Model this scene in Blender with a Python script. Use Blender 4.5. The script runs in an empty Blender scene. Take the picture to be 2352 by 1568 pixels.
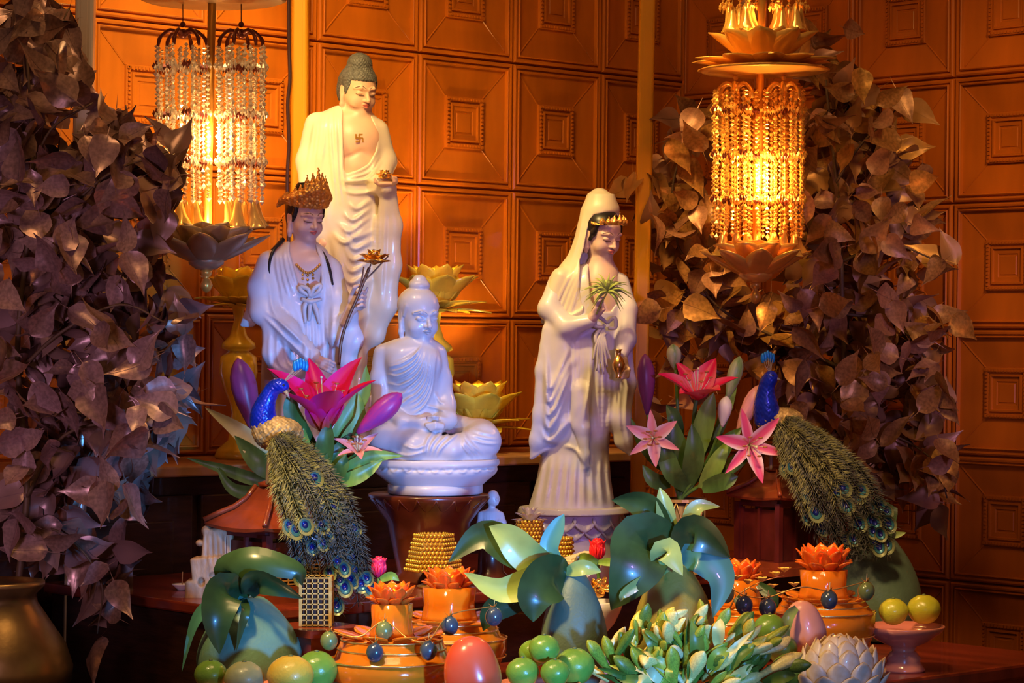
import bpy, math, random
import numpy as np
from mathutils import Vector, Matrix, Euler
random.seed(7); RNG = np.random.default_rng(7)
scene = bpy.context.scene
COL = scene.collection
F = 5800.0; W0, H0 = 2352, 1568; ZC = 1.55; ROLL = math.radians(0.6)
PI = math.pi
# ---------------------------------------------------------------- camera, world, lights, exposure
cam_d = bpy.data.cameras.new('camera'); cam = bpy.data.objects.new('camera', cam_d); COL.objects.link(cam)
cam_d.sensor_width = 36; cam_d.lens = 36*F/W0; cam_d.clip_start = .1; cam_d.clip_end = 60
CR = Vector((math.cos(ROLL), 0, math.sin(ROLL))); CU = Vector((-math.sin(ROLL), 0, math.cos(ROLL))); CY = Vector((0, 1, 0))
cam.matrix_world = Matrix(((CR.x, CU.x, 0, 0), (CR.y, CU.y, -1, 0), (CR.z, CU.z, 0, ZC), (0, 0, 0, 1)))
scene.camera = cam
def P(px, py, Y):
    return Vector((0, 0, ZC)) + Y*((px-W0/2)/F*CR + (H0/2-py)/F*CU + CY)
vs = scene.view_settings
vs.view_transform = 'Standard'; vs.look = 'None'; vs.gamma = 1; vs.use_curve_mapping = False; vs.exposure = 0.6
w = bpy.data.worlds.new('room_dark'); scene.world = w; w.use_nodes = True
bg = w.node_tree.nodes['Background']; bg.inputs[0].default_value = (0.55, 0.30, 0.20, 1); bg.inputs[1].default_value = 0.16
def lamp(name, kind, loc, target=None, color=(1, 1, 1), power=10, size=.1, angle=60, blend=.6):
    d = bpy.data.lights.new(name, kind); d.color = color; d.energy = power
    if kind == 'SPOT': d.spot_size = math.radians(angle); d.spot_blend = blend; d.shadow_soft_size = size
    elif kind == 'AREA': d.size = size
    else: d.shadow_soft_size = size
    o = bpy.data.objects.new(name, d); COL.objects.link(o); o.location = loc
    if target is not None:
        o.rotation_euler = (Vector(target)-Vector(loc)).to_track_quat('-Z', 'Y').to_euler()
    return o
WARM = (1.0, .62, .26); AMBER = (1.0, .45, .12); BLUE = (.30, .38, 1.0); VIOLET = (.55, .42, 1.0)
lamp('warm_ceiling_spot', 'SPOT', P(180, -420, 5.0), P(800, 360, 5.6), (1, .72, .28), 10, .05, 30, .95)
lamp('warm_left_wall_spot', 'SPOT', P(480, -900, 4.5), P(430, 230, 5.4), (1, .70, .42), 70, .12, 40, .95)
lamp('warm_middle_spot', 'SPOT', P(420, -500, 4.35), P(1000, 780, 5.0), (1, .70, .34), 20, .06, 22, .9)
lamp('warm_veil_spot', 'SPOT', P(760, -500, 4.9), P(1310, 740, 5.5), (1, .66, .22), 62, .05, 28, .9)
lamp('warm_wall_spot', 'SPOT', P(600, -800, 4.6), P(880, 330, 5.8), (1, .58, .16), 52, .15, 44, 1.0)
lamp('warm_side_spot', 'SPOT', P(2900, -700, 4.2), P(2420, 380, 5.6), (1, .58, .16), 46, .12, 42, 1.0)
lamp('tree_fill_spot', 'SPOT', P(1250, -700, 4.7), P(1680, 560, 5.5), (1, .56, .14), 70, .08, 26, 1.0)  # added fill on the right tree, where the lantern's own light is blocked
lamp('warm_table_spot', 'SPOT', P(-200, -900, 3.4), P(1150, 1440, 4.4), (1, .67, .28), 170, .12, 38, .8)
lamp('warm_right_table_spot', 'SPOT', P(1700, -900, 3.6), P(1880, 1230, 4.9), (1, .62, .28), 95, .10, 26, .95)
lamp('warm_room_light', 'AREA', P(900, -2600, 3.6), P(1100, 1100, 4.8), (1, .58, .24), 16, .8)
lamp('blue_front_spot', 'SPOT', (.80, 2.0, ZC-.40), P(900, 1310, 4.6), (.09, .36, 1.0), 270, .06, 24, .5)
lamp('blue_fill_spot', 'SPOT', P(2700, 1500, 2.6), P(1975, 1540, 4.3), (.10, .36, 1.0), 26, .05, 12, .6)  # added fill that turns the scaly fruit and dish stem blue
lamp('violet_side_spot', 'SPOT', (1.25, 2.1, ZC+.22), P(1110, 990, 5.2), (.42, .26, 1.0), 85, .10, 26, 1.0)
lamp('violet_left_spot', 'SPOT', P(-700, 1000, 2.6), P(30, 880, 4.6), (.74, .46, .80), 36, .10, 36, .9)
lamp('violet_right_spot', 'SPOT', (1.5, 2.6, ZC+.1), P(2130, 830, 5.6), (.62, .40, .92), 60, .12, 19, 1.0)

# ---------------------------------------------------------------- materials
MATS = {}
def mat(name, col, rough=.5, metal=0., trans=0., noise=0., nscale=20., bump=0., bscale=60., emit=None, estr=0., coat=0., col2=None, sss=0., ior=1.45, stretch=None, alpha=None, spec=.5):
    if name in MATS: return MATS[name]
    m = bpy.data.materials.new(name); m.use_nodes = True; nt = m.node_tree; b = nt.nodes['Principled BSDF']
    b.inputs['Base Color'].default_value = (*col, 1); b.inputs['Roughness'].default_value = rough; b.inputs['Metallic'].default_value = metal
    b.inputs['Transmission Weight'].default_value = trans; b.inputs['Coat Weight'].default_value = coat; b.inputs['IOR'].default_value = ior
    b.inputs['Specular IOR Level'].default_value = spec
    if sss: b.inputs['Subsurface Weight'].default_value = sss; b.inputs['Subsurface Radius'].default_value = (.01, .006, .003)
    if emit: b.inputs['Emission Color'].default_value = (*emit, 1); b.inputs['Emission Strength'].default_value = estr
    if noise or bump or col2:
        tc = nt.nodes.new('ShaderNodeTexCoord'); src = tc.outputs['Object']
        if stretch:
            mp = nt.nodes.new('ShaderNodeMapping'); mp.inputs['Scale'].default_value = stretch; nt.links.new(src, mp.inputs[0]); src = mp.outputs[0]
    if noise or col2:
        n = nt.nodes.new('ShaderNodeTexNoise'); n.inputs['Scale'].default_value = nscale; n.inputs['Detail'].default_value = 4; nt.links.new(src, n.inputs[0])
        r = nt.nodes.new('ShaderNodeValToRGB'); nt.links.new(n.outputs[0], r.inputs[0])
        c2 = col2 or tuple(max(0, c*(1-noise)) for c in col); c1 = col if col2 else tuple(min(1, c*(1+noise*.6)) for c in col)
        r.color_ramp.elements[0].position = .36; r.color_ramp.elements[1].position = .64
        r.color_ramp.elements[0].color = (*c2, 1); r.color_ramp.elements[1].color = (*c1, 1)
        nt.links.new(r.outputs[0], b.inputs['Base Color'])
    if bump:
        n2 = nt.nodes.new('ShaderNodeTexNoise'); n2.inputs['Scale'].default_value = bscale; n2.inputs['Detail'].default_value = 5; nt.links.new(src, n2.inputs[0])
        bp = nt.nodes.new('ShaderNodeBump'); bp.inputs['Strength'].default_value = bump; bp.inputs['Distance'].default_value = .003
        nt.links.new(n2.outputs[0], bp.inputs['Height']); nt.links.new(bp.outputs[0], b.inputs['Normal'])
    MATS[name] = m; return m

# ---------------------------------------------------------------- object helpers
def set_mesh(name, verts, faces, mats, midx=None, smooth=True):
    me = bpy.data.meshes.new(name)
    v = np.asarray(verts, dtype=np.float32).reshape(-1, 3)
    if isinstance(faces, np.ndarray):
        nf, k = faces.shape
        me.vertices.add(len(v)); me.vertices.foreach_set('co', v.ravel())
        me.loops.add(nf*k); me.loops.foreach_set('vertex_index', faces.astype(np.int32).ravel())
        me.polygons.add(nf); me.polygons.foreach_set('loop_start', np.arange(0, nf*k, k, dtype=np.int32))
        me.update(calc_edges=True)
    else:
        me.from_pydata(v.tolist(), [], faces)
    if not isinstance(mats, (list, tuple)): mats = [mats]
    for m in mats: me.materials.append(m)
    if midx is not None: me.polygons.foreach_set('material_index', np.asarray(midx, dtype=np.int32))
    me.polygons.foreach_set('use_smooth', np.full(len(me.polygons), bool(smooth)))
    me.update(); return me
def link(name, me, parent=None, loc=None, rot=None, scale=None):
    o = bpy.data.objects.new(name, me); COL.objects.link(o)
    if parent is not None: o.parent = parent
    if loc is not None: o.location = loc
    if rot is not None: o.rotation_euler = rot
    if scale is not None: o.scale = scale if hasattr(scale, '__len__') else (scale,)*3
    return o
def tag(o, label=None, cat=None, group=None, kind=None):
    if label: o['label'] = label
    if cat: o['category'] = cat
    if group: o['group'] = group
    if kind: o['kind'] = kind
    return o
def thing(name, label, cat, loc, group=None, rot=None):
    return tag(link(name, None, None, loc, rot), label, cat, group)
def copy_tree(o, parent=None):
    c = o.copy(); COL.objects.link(c); c.parent = parent
    for ch in list(o.children): copy_tree(ch, c)
    return c

class MB:
    """collects simple shapes into one mesh"""
    def __init__(s): s.v = []; s.f = []; s.m = []
    def add(s, v, f, m=0):
        o = len(s.v); s.v += [tuple(p) for p in v]; s.f += [tuple(i+o for i in q) for q in f]; s.m += [m]*len(f); return s
    def box(s, c, d, m=0, R=None):
        x, y, z = (k/2 for k in d); c = Vector(c)
        v = [Vector(p) for p in ((-x,-y,-z),(x,-y,-z),(x,y,-z),(-x,y,-z),(-x,-y,z),(x,-y,z),(x,y,z),(-x,y,z))]
        if R is not None: v = [R @ p for p in v]
        return s.add([p+c for p in v], [(0,3,2,1),(4,5,6,7),(0,1,5,4),(1,2,6,5),(2,3,7,6),(3,0,4,7)], m)
    def tube(s, pts, rad, n=6, m=0, caps=True):
        pts = [Vector(p) for p in pts]; N = len(pts)
        rs = list(rad) if hasattr(rad, '__len__') else [rad]*N
        up = None; v = []; f = []
        for i, p in enumerate(pts):
            t = (pts[min(i+1, N-1)]-pts[max(i-1, 0)])
            t = t.normalized() if t.length > 1e-9 else Vector((0, 0, 1))
            if up is None: up = t.orthogonal().normalized()
            else:
                up = up-t*up.dot(t); up = up.normalized() if up.length > 1e-6 else t.orthogonal().normalized()
            b = t.cross(up)
            for k in range(n):
                a = 2*PI*k/n; v.append(p+(up*math.cos(a)+b*math.sin(a))*rs[i])
        for i in range(N-1):
            for k in range(n):
                k2 = (k+1) % n; f.append((i*n+k, i*n+k2, (i+1)*n+k2, (i+1)*n+k))
        if caps: f += [tuple(reversed(range(n))), tuple(range((N-1)*n, N*n))]
        return s.add(v, f, m)
    def lathe(s, prof, n=24, m=0, c=(0, 0, 0), fn=None, caps=True):
        c = Vector(c); v = []; f = []; N = len(prof)
        for i, (r, z) in enumerate(prof):
            for k in range(n):
                a = 2*PI*k/n; rr = r*(fn(a, i/(N-1)) if fn else 1); v.append(c+Vector((rr*math.cos(a), rr*math.sin(a), z)))
        for i in range(N-1):
            for k in range(n):
                k2 = (k+1) % n; f.append((i*n+k, i*n+k2, (i+1)*n+k2, (i+1)*n+k))
        if caps: f += [tuple(reversed(range(n))), tuple(range((N-1)*n, N*n))]
        return s.add(v, f, m)
    def sphere(s, c, r, n=8, rings=6, m=0, sc=(1, 1, 1)):
        v = [(c[0], c[1], c[2]-r*sc[2])]; f = []
        for i in range(1, rings):
            ph = -PI/2+PI*i/rings
            for k in range(n):
                a = 2*PI*k/n; v.append((c[0]+r*sc[0]*math.cos(ph)*math.cos(a), c[1]+r*sc[1]*math.cos(ph)*math.sin(a), c[2]+r*sc[2]*math.sin(ph)))
        v.append((c[0], c[1], c[2]+r*sc[2])); L = len(v)-1
        for k in range(n): f.append((0, 1+(k+1) % n, 1+k)); f.append((L, L-n+k, L-n+(k+1) % n))
        for i in range(rings-2):
            for k in range(n):
                k2 = (k+1) % n; f.append((1+i*n+k, 1+i*n+k2, 1+(i+1)*n+k2, 1+(i+1)*n+k))
        return s.add(v, f, m)
    def octa(s, c, r, h, m=0):
        x, y, z = c
        return s.add([(x-r, y, z), (x, y-r, z), (x+r, y, z), (x, y+r, z), (x, y, z-h), (x, y, z+h)],
                     [(0,1,5),(1,2,5),(2,3,5),(3,0,5),(1,0,4),(2,1,4),(3,2,4),(0,3,4)], m)
    def mesh(s, name, mats, smooth=True): return set_mesh(name, s.v, s.f, mats, s.m, smooth)
    def obj(s, name, mats, parent=None, smooth=True, loc=None, rot=None, scale=None):
        return link(name, s.mesh(name, mats, smooth), parent, loc, rot, scale)

def crom(pts, n=8):
    """Catmull-Rom through points"""
    p = [np.array(q, float) for q in pts]
    if len(p) == 2: return [p[0]+(p[1]-p[0])*t for t in np.linspace(0, 1, n+1)]
    p = [2*p[0]-p[1]]+p+[2*p[-1]-p[-2]]; out = []
    for i in range(1, len(p)-2):
        for t in np.linspace(0, 1, n, endpoint=False):
            a, b, c, d = p[i-1:i+3]
            out.append(.5*((2*b)+(c-a)*t+(2*a-5*b+4*c-d)*t*t+(3*b-a-3*c+d)*t**3))
    out.append(p[-2]); return out

# ---------------------------------------------------------------- sculpting: smooth distance fields in "photo pixel" units
def rotm(rx=0, ry=0, rz=0): return np.array(Euler((rx, ry, rz)).to_matrix())
class Sculpt:
    """x = px, y = depth (away +), z = -py ; d<0 inside"""
    def __init__(s, x0, x1, y0, y1, d0, d1, step):
        s.step = step
        s.X = np.arange(x0, x1+step, step, dtype=np.float32); s.Yd = np.arange(d0, d1+step, step, dtype=np.float32)
        s.Z = np.arange(-y1, -y0+step, step, dtype=np.float32)
        s.D = np.full((len(s.X), len(s.Yd), len(s.Z)), 60., dtype=np.float32)
        s.H = np.zeros((len(s.X), len(s.Z)), dtype=np.float32)
    def _sl(s, lo, hi):
        sl = []
        for ax, l, h in zip((s.X, s.Yd, s.Z), lo, hi):
            a = int(np.searchsorted(ax, l)); b = int(np.searchsorted(ax, h)); sl.append(slice(max(a-1, 0), min(b+1, len(ax))))
        return tuple(sl)
    def put(s, fn, lo, hi, k=4, op='u'):
        m = k+3*s.step
        sl = s._sl([a-m for a in lo], [b+m for b in hi])
        x = s.X[sl[0]][:, None, None]; y = s.Yd[sl[1]][None, :, None]; z = s.Z[sl[2]][None, None, :]
        if x.size == 0 or y.size == 0 or z.size == 0: return s
        b = fn(x, y, z); a = s.D[sl]
        if op == 'u':
            if k > 0:
                h = np.clip(.5+.5*(a-b)/k, 0, 1); s.D[sl] = a+(b-a)*h-k*h*(1-h)
            else: s.D[sl] = np.minimum(a, b)
        else:
            b = -b
            if k > 0:
                h = np.clip(.5-.5*(a-b)/k, 0, 1); s.D[sl] = a+(b-a)*h+k*h*(1-h)
            else: s.D[sl] = np.maximum(a, b)
        return s
    def ell(s, c, r, k=4, R=None, op='u'):
        cx, cy, cz = c[0], c[2], -c[1]; rx, rz, ry = r; M = max(r)
        def fn(x, y, z):
            x = x-cx; y = y-cy; z = z-cz
            if R is not None:
                x, y, z = (R[0, 0]*x+R[1, 0]*y+R[2, 0]*z, R[0, 1]*x+R[1, 1]*y+R[2, 1]*z, R[0, 2]*x+R[1, 2]*y+R[2, 2]*z)
            k0 = np.sqrt((x/rx)**2+(y/ry)**2+(z/rz)**2)+1e-6; k1 = np.sqrt((x/rx**2)**2+(y/ry**2)**2+(z/rz**2)**2)+1e-6
            return k0*(k0-1)/k1
        if R is None: lo = (cx-rx, cy-ry, cz-rz); hi = (cx+rx, cy+ry, cz+rz)
        else: lo = (cx-M, cy-M, cz-M); hi = (cx+M, cy+M, cz+M)
        return s.put(fn, lo, hi, k, op)
    def cap(s, a, b, ra, rb, k=4, flat=1., op='u'):
        A = np.array((a[0], a[2], -a[1]), float); B = np.array((b[0], b[2], -b[1]), float); M = max(ra, rb)
        ab = B-A; abf = ab*np.array((1, flat, 1)); L = float(abf@abf)+1e-9
        def fn(x, y, z):
            x = x-A[0]; y = (y-A[1])*flat; z = z-A[2]
            t = np.clip((x*abf[0]+y*abf[1]+z*abf[2])/L, 0, 1)
            return (np.sqrt((x-t*abf[0])**2+(y-t*abf[1])**2+(z-t*abf[2])**2)-(ra+(rb-ra)*t))/max(1, flat*.75)
        return s.put(fn, np.minimum(A, B)-M, np.maximum(A, B)+M, k, op)
    def chain(s, pts, rs, k=4, flat=1., n=0):
        if n:
            q = crom([(*p, r) for p, r in zip(pts, rs)], n); pts = [tuple(a[:3]) for a in q]; rs = [float(a[3]) for a in q]
        for i in range(len(pts)-1): s.cap(pts[i], pts[i+1], rs[i], rs[i+1], k, flat)
        return s
    def loft(s, rows, k=4, pw=2., op='u'):
        """rows: (py, xl, xr, depth centre, depth radius)"""
        r = np.array(sorted([(-a[0], *a[1:]) for a in rows]), float)
        q = np.array(crom(r, 6)); zz = q[:, 0]; o = np.argsort(zz); q = q[o]; zz = zz[o]
        z0, z1 = r[0, 0], r[-1, 0]
        def fn(x, y, z):
            zc = np.clip(z, z0, z1); f = [np.interp(zc, zz, q[:, i]) for i in range(1, 5)]
            cx = (f[0]+f[1])/2; rx = np.maximum((f[1]-f[0])/2, 1.); cy = f[2]; ry = np.maximum(f[3], 1.)
            g = (np.abs((x-cx)/rx)**pw+np.abs((y-cy)/ry)**pw)**(1/pw)
            dd = (g-1)*np.minimum(rx, ry); e = np.maximum(z0-z, z-z1)
            return np.where(e > 0, np.sqrt(np.maximum(dd, 0)**2+e**2)*np.where(dd > 0, 1, 1), np.maximum(dd, e))
        lo = (r[:, 1].min(), (r[:, 3]-r[:, 4]).min(), z0); hi = (r[:, 2].max(), (r[:, 3]+r[:, 4]).max(), z1)
        return s.put(fn, lo, hi, k, op)
    def box(s, c, h, k=2, R=None, rnd=2., op='u'):
        cx, cy, cz = c[0], c[2], -c[1]; hx, hz, hy = h; M = math.sqrt(hx*hx+hy*hy+hz*hz)
        def fn(x, y, z):
            x = x-cx; y = y-cy; z = z-cz
            if R is not None:
                x, y, z = (R[0, 0]*x+R[1, 0]*y+R[2, 0]*z, R[0, 1]*x+R[1, 1]*y+R[2, 1]*z, R[0, 2]*x+R[1, 2]*y+R[2, 2]*z)
            qx = np.abs(x)-hx+rnd; qy = np.abs(y)-hy+rnd; qz = np.abs(z)-hz+rnd
            return np.sqrt(np.maximum(qx, 0)**2+np.maximum(qy, 0)**2+np.maximum(qz, 0)**2)+np.minimum(np.maximum(np.maximum(qx, qy), qz), 0)-rnd
        return s.put(fn, (cx-M, cy-M, cz-M), (cx+M, cy+M, cz+M), k, op)
    def stroke(s, pts, h, w, taper=.25):
        q = np.array(crom([p[:2] for p in pts], 14)); ln = np.concatenate([[0], np.cumsum(np.hypot(*np.diff(q, axis=0).T))])
        n = max(6, int(ln[-1]/(w*.55))+1); u = np.linspace(0, ln[-1], n); q = np.stack([np.interp(u, ln, q[:, 0]), np.interp(u, ln, q[:, 1])], 1); t = np.linspace(0, 1, n)
        tp = np.clip(np.minimum(t, 1-t)/max(taper, 1e-3), 0, 1)**.7
        a = np.searchsorted(s.X, q[:, 0].min()-3*w); b = np.searchsorted(s.X, q[:, 0].max()+3*w)
        c = np.searchsorted(s.Z, (-q[:, 1]).min()-3*w); d = np.searchsorted(s.Z, (-q[:, 1]).max()+3*w)
        x = s.X[a:b][:, None, None]; z = s.Z[c:d][None, :, None]
        if x.size == 0 or z.size == 0: return s
        e = (x-q[:, 0])**2+(z+q[:, 1])**2; g = (np.exp(-e/(w*w))*tp).max(axis=2)
        s.H[a:b, c:d] += h*g; return s
    def folds(s, A, B, n, h, w, taper=.25):
        for i in range(n):
            t = i/(n-1) if n > 1 else 0
            s.stroke([tuple(np.array(a)*(1-t)+np.array(b)*t) for a, b in zip(A, B)], h*(.85+.3*((i*37) % 10)/10), w, taper)
        return s
    def poly2d(s, poly):
        p = np.array(poly, float); X, Z = np.meshgrid(s.X, -s.Z, indexing='ij'); d = np.full(X.shape, 1e9); ins = np.zeros(X.shape, bool)
        for i in range(len(p)):
            a = p[i]; b = p[(i+1) % len(p)]; e = b-a; wx = X-a[0]; wz = Z-a[1]
            t = np.clip((wx*e[0]+wz*e[1])/(e@e+1e-9), 0, 1); d = np.minimum(d, (wx-e[0]*t)**2+(wz-e[1]*t)**2)
            c = ((a[1] > Z) != (b[1] > Z))
            with np.errstate(divide='ignore', invalid='ignore'): c &= X < (b[0]-a[0])*(Z-a[1])/(b[1]-a[1]+1e-12)+a[0]
            ins ^= c
        return np.where(ins, -np.sqrt(d), np.sqrt(d)).astype(np.float32)
    def carve(s, poly, dmax, k=4):
        q = s.poly2d(poly)[:, None, :]; lim = (s.Yd-dmax)[None, :, None]
        b = -np.maximum(q, lim); a = s.D; h = np.clip(.5-.5*(a-b)/k, 0, 1); s.D = a+(b-a)*h+k*h*(1-h); return s
    def noise(s, amp, fx, fy, fz, ph=0.):
        s.D -= amp*(np.sin(s.X*fx+ph)[:, None, None]*np.sin(s.Yd*fy+1.3*ph)[None, :, None]*np.sin(s.Z*fz+.7*ph)[None, None, :]); return s
    def bake(s):
        if s.H is not None: s.D -= s.H[:, None, :]; s.H = None
        return s
    def at(s, p):
        i = [int(round((v-ax[0])/s.step)) for v, ax in zip((p[0], p[2], -p[1]), (s.X, s.Yd, s.Z))]
        i = [min(max(a, 0), n-1) for a, n in zip(i, s.D.shape)]; return s.D[tuple(i)]
    def front(s, px, py, back=0.):
        """depth of the first surface seen at (px,py)"""
        i = min(max(int(round((px-s.X[0])/s.step)), 0), len(s.X)-1); k = min(max(int(round((-py-s.Z[0])/s.step)), 0), len(s.Z)-1)
        col = s.D[i, :, k]; n = np.nonzero(col < 0)[0]
        return float(s.Yd[n[0]])+back if len(n) else None
    def nets(s):
        s.bake(); D = s.D; S = D < 0; o = []
        for i in (0, 1):
            for j in (0, 1):
                for k in (0, 1): o.append((i, j, k))
        n = [a-1 for a in D.shape]
        c = np.zeros(n, np.int8)
        for i, j, k in o: c += S[i:n[0]+i, j:n[1]+j, k:n[2]+k]
        act = (c > 0) & (c < 8); I, J, K = np.nonzero(act); idx = np.full(n, -1, np.int32); idx[act] = np.arange(len(I))
        pos = np.zeros((len(I), 3), np.float32); cnt = np.zeros(len(I), np.float32)
        for a in o:
            for ax in range(3):
                if a[ax]: continue
                b = list(a); b[ax] = 1
                va = D[I+a[0], J+a[1], K+a[2]]; vb = D[I+b[0], J+b[1], K+b[2]]; cr = (va < 0) != (vb < 0)
                t = np.where(cr, va/np.where(cr, va-vb, 1), 0); p = np.tile(np.array(a, np.float32), (len(I), 1)); p[:, ax] += t
                pos += p*cr[:, None]; cnt += cr
        v = (np.stack([I, J, K], 1)+pos/cnt[:, None])*s.step+np.array([s.X[0], s.Yd[0], s.Z[0]], np.float32)
        fs = []
        for ax in range(3):
            sl0 = [slice(1, -1)]*3; sl1 = [slice(1, -1)]*3; sl0[ax] = slice(0, -1); sl1[ax] = slice(1, None)
            a = S[tuple(sl0)]; b = S[tuple(sl1)]; e = np.stack(np.nonzero(a != b), 1)
            if not len(e): continue
            sg = a[tuple(e.T)]; e = e+1; e[:, ax] -= 1; u, w_ = (ax+1) % 3, (ax+2) % 3
            q = []
            for du, dw in ((-1, -1), (0, -1), (0, 0), (-1, 0)):
                g = e.copy(); g[:, u] += du; g[:, w_] += dw; q.append(idx[tuple(g.T)])
            q = np.stack(q, 1); q[~sg] = q[~sg][:, ::-1]; fs.append(q)
        f = np.concatenate(fs); f = f[(f >= 0).all(1)]
        return v, f
    def obj(s, name, m, root, ox, oy, sc, smooth_it=0):
        v, f = s.nets()
        w_ = np.stack([(v[:, 0]-ox)*sc, v[:, 1]*sc, (v[:, 2]+oy)*sc], 1)
        return link(name, set_mesh(name, w_, f, m), root)
def px_root(name, label, cat, ox, oy, Y, group=None):
    """an Empty whose local axes are photo pixels times Y/F"""
    return thing(name, label, cat, P(ox, oy, Y), group, (0, -ROLL, 0)), Y/F
# ================================================================ the room
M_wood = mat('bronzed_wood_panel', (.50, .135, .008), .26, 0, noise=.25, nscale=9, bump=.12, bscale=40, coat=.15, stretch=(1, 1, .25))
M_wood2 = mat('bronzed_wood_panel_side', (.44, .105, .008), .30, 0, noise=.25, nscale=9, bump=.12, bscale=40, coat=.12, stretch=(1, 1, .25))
M_dark = mat('dark_stained_wood', (.035, .012, .006), .4, 0, noise=.4, nscale=14, bump=.15, bscale=50, stretch=(1, 1, 6), coat=.2)
M_edge = mat('light_brown_shelf_edge', (.40, .19, .075), .45, 0, noise=.25, nscale=12)
M_redwood = mat('polished_red_wood', (.19, .024, .010), .26, 0, noise=.35, nscale=8, stretch=(3, .5, 1), coat=.3)
M_gold = mat('polished_gold', (.95, .58, .16), .26, 1.0, noise=.15, nscale=30)
M_goldpaint = mat('gold_paint', (.78, .42, .10), .36, .75, noise=.2, nscale=30)
M_floor = mat('brown_floor', (.10, .045, .025), .5)
M_ceil = mat('brown_ceiling', (.16, .09, .05), .7)
OL = Vector((P(955, 435, 5.89).x, 5.89, ZC)); UL = Vector((.7345, .6786, 0)).normalized(); NL = Vector((UL.y, -UL.x, 0))
CRN = OL+UL*.9
UR = Vector((.680, -.733, 0)).normalized(); NR = Vector((-.733, -.680, 0))
def AB(a, b, z): return OL+UL*a+NL*b+Vector((0, 0, z))
def tile_mesh(name, wd, ht, m):
    prof = [(1, -.004), (.988, 0), (.980, .005), (.955, .007), (.925, .0065), (.918, .002), (.902, .002), (.895, .0065), (.880, .008), (.864, .0065), (.856, .000),
            (.400, -.004), (.395, .0015), (.385, .002), (.325, .002), (.318, -.001), (.300, -.001), (.290, .003), (.262, .003), (.252, -.001), (.185, -.0015), (.175, -.0035), (.150, -.0035), (.14, -.002), (.001, -.002)]
    b = MB(); v = []; f = []
    for r, h in prof:
        for sx, sz in ((-1, -1), (1, -1), (1, 1), (-1, 1)): v.append((sx*r*wd/2, -h*1.2, sz*r*ht/2))
    for i in range(len(prof)-1):
        for k in range(4):
            k2 = (k+1) % 4; f.append((i*4+k, i*4+k2, (i+1)*4+k2, (i+1)*4+k))
    b.add(v, f)
    for sx, sz in ((-1, -1), (1, -1), (1, 1), (-1, 1)):
        b.tube([(sx*.825*wd/2, -.000, sz*.825*ht/2), (sx*.40*wd/2, .0048, sz*.40*ht/2)], .0021, 5)
    beads = MB()
    nb = 13
    for k in range(nb):
        t = -.365+.73*k/(nb-1)
        for sx, sz in ((t, .355), (t, -.355), (.355, t), (-.355, t)):
            beads.box((sx*wd/2, -.0035, sz*ht/2), (.0052, .004, .0052))
    return b.mesh(name, m, False), beads.mesh('bead_border', m, False)
def build_wall(name, org, ang, seams, zs, length, m, thick=.08):
    wl = MB().box((length[0]+(length[1]-length[0])/2, thick/2+.012, 0.55), (length[1]-length[0], thick, 4.2)).obj(name, m, None, False, org, (0, 0, ang))
    tag(wl, kind='structure')
    cache = {}
    for i in range(len(seams)-1):
        for k in range(len(zs)-1):
            wd, ht = seams[i+1]-seams[i], zs[k+1]-zs[k]; key = (round(wd, 4), round(ht, 4))
            if key not in cache: cache[key] = tile_mesh('panel', wd, ht, m)
            o = link('panel', cache[key][0], wl, ((seams[i]+wd/2), 0, zs[k]+ht/2)); link('bead_border', cache[key][1], o)
    return wl
build_wall('wall_back', OL, math.atan2(UL.y, UL.x), [.3*k for k in range(-4, 4)], [.055+.308*k for k in range(-2, 4)], (-2.2, .98), M_wood)
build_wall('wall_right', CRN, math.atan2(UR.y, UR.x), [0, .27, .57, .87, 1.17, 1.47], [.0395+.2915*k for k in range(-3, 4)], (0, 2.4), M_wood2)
tag(MB().box((0, 4, -.05), (9, 10, .1)).obj('floor', M_floor, None, False), kind='structure')
tag(MB().box((0, 4, 4.25), (9, 10, .1)).obj('ceiling', M_ceil, None, False), kind='structure')
ZS, ZT, ZB = -.255, -.467, -.600          # shelf, tier and table heights below the lens
def slab(name, a0, a1, b0, b1, ztop, th, m, parent, bev=.004):
    c = Vector(((a0+a1)/2, -(b0+b1)/2, ztop-th/2)); o = MB().box((0, 0, 0), (a1-a0, b1-b0, th)).obj(name, m, parent, False, c)
    bv = o.modifiers.new('bevel', 'BEVEL'); bv.width = bev; bv.segments = 2; return o
ANG = math.atan2(UL.y, UL.x)
FZ = -ZC
# back shelf with cabinet below
sh = thing('altar_shelf', 'dark wooden back shelf with light brown edge below the panelled wall', 'shelf', OL+Vector((0, 0, FZ)), None, (0, 0, ANG))
slab('shelf_top', -1.5, .50, .02, .345, ZS-FZ, .022, M_edge, sh)
slab('cabinet', -1.48, .45, .03, .30, ZS-.022-FZ, ZS-.022-FZ, M_dark, sh)
for k in range(6):
    a = -1.45+k*.31
    slab('cabinet_door', a, a+.29, .30, .316, ZS-.06-FZ, .5, M_dark, sh)
    slab('door_field', a+.05, a+.24, .316, .322, ZS-.11-FZ, .40, M_dark, sh)
ti = thing('altar_step', 'dark brown wooden step carrying the statues in front of the shelf', 'step', OL+Vector((0, 0, FZ)), None, (0, 0, ANG))
slab('step_top', -1.22, .42, .347, 1.0, ZT-FZ, .02, M_redwood, ti)
slab('step_body', -1.20, .40, .347, .97, ZT-.02-FZ, ZT-.02-FZ, M_dark, ti)
tb = thing('offering_table', 'polished red wooden offering table at the bottom of the picture', 'table', OL+Vector((0, 0, FZ)), None, (0, 0, ANG))
slab('table_top', -1.62, .30, 1.002, 1.63, ZB-FZ, .03, M_redwood, tb, .006)
slab('table_apron', -1.60, .28, 1.02, 1.60, ZB-.03-FZ, .16, M_redwood, tb)
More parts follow.
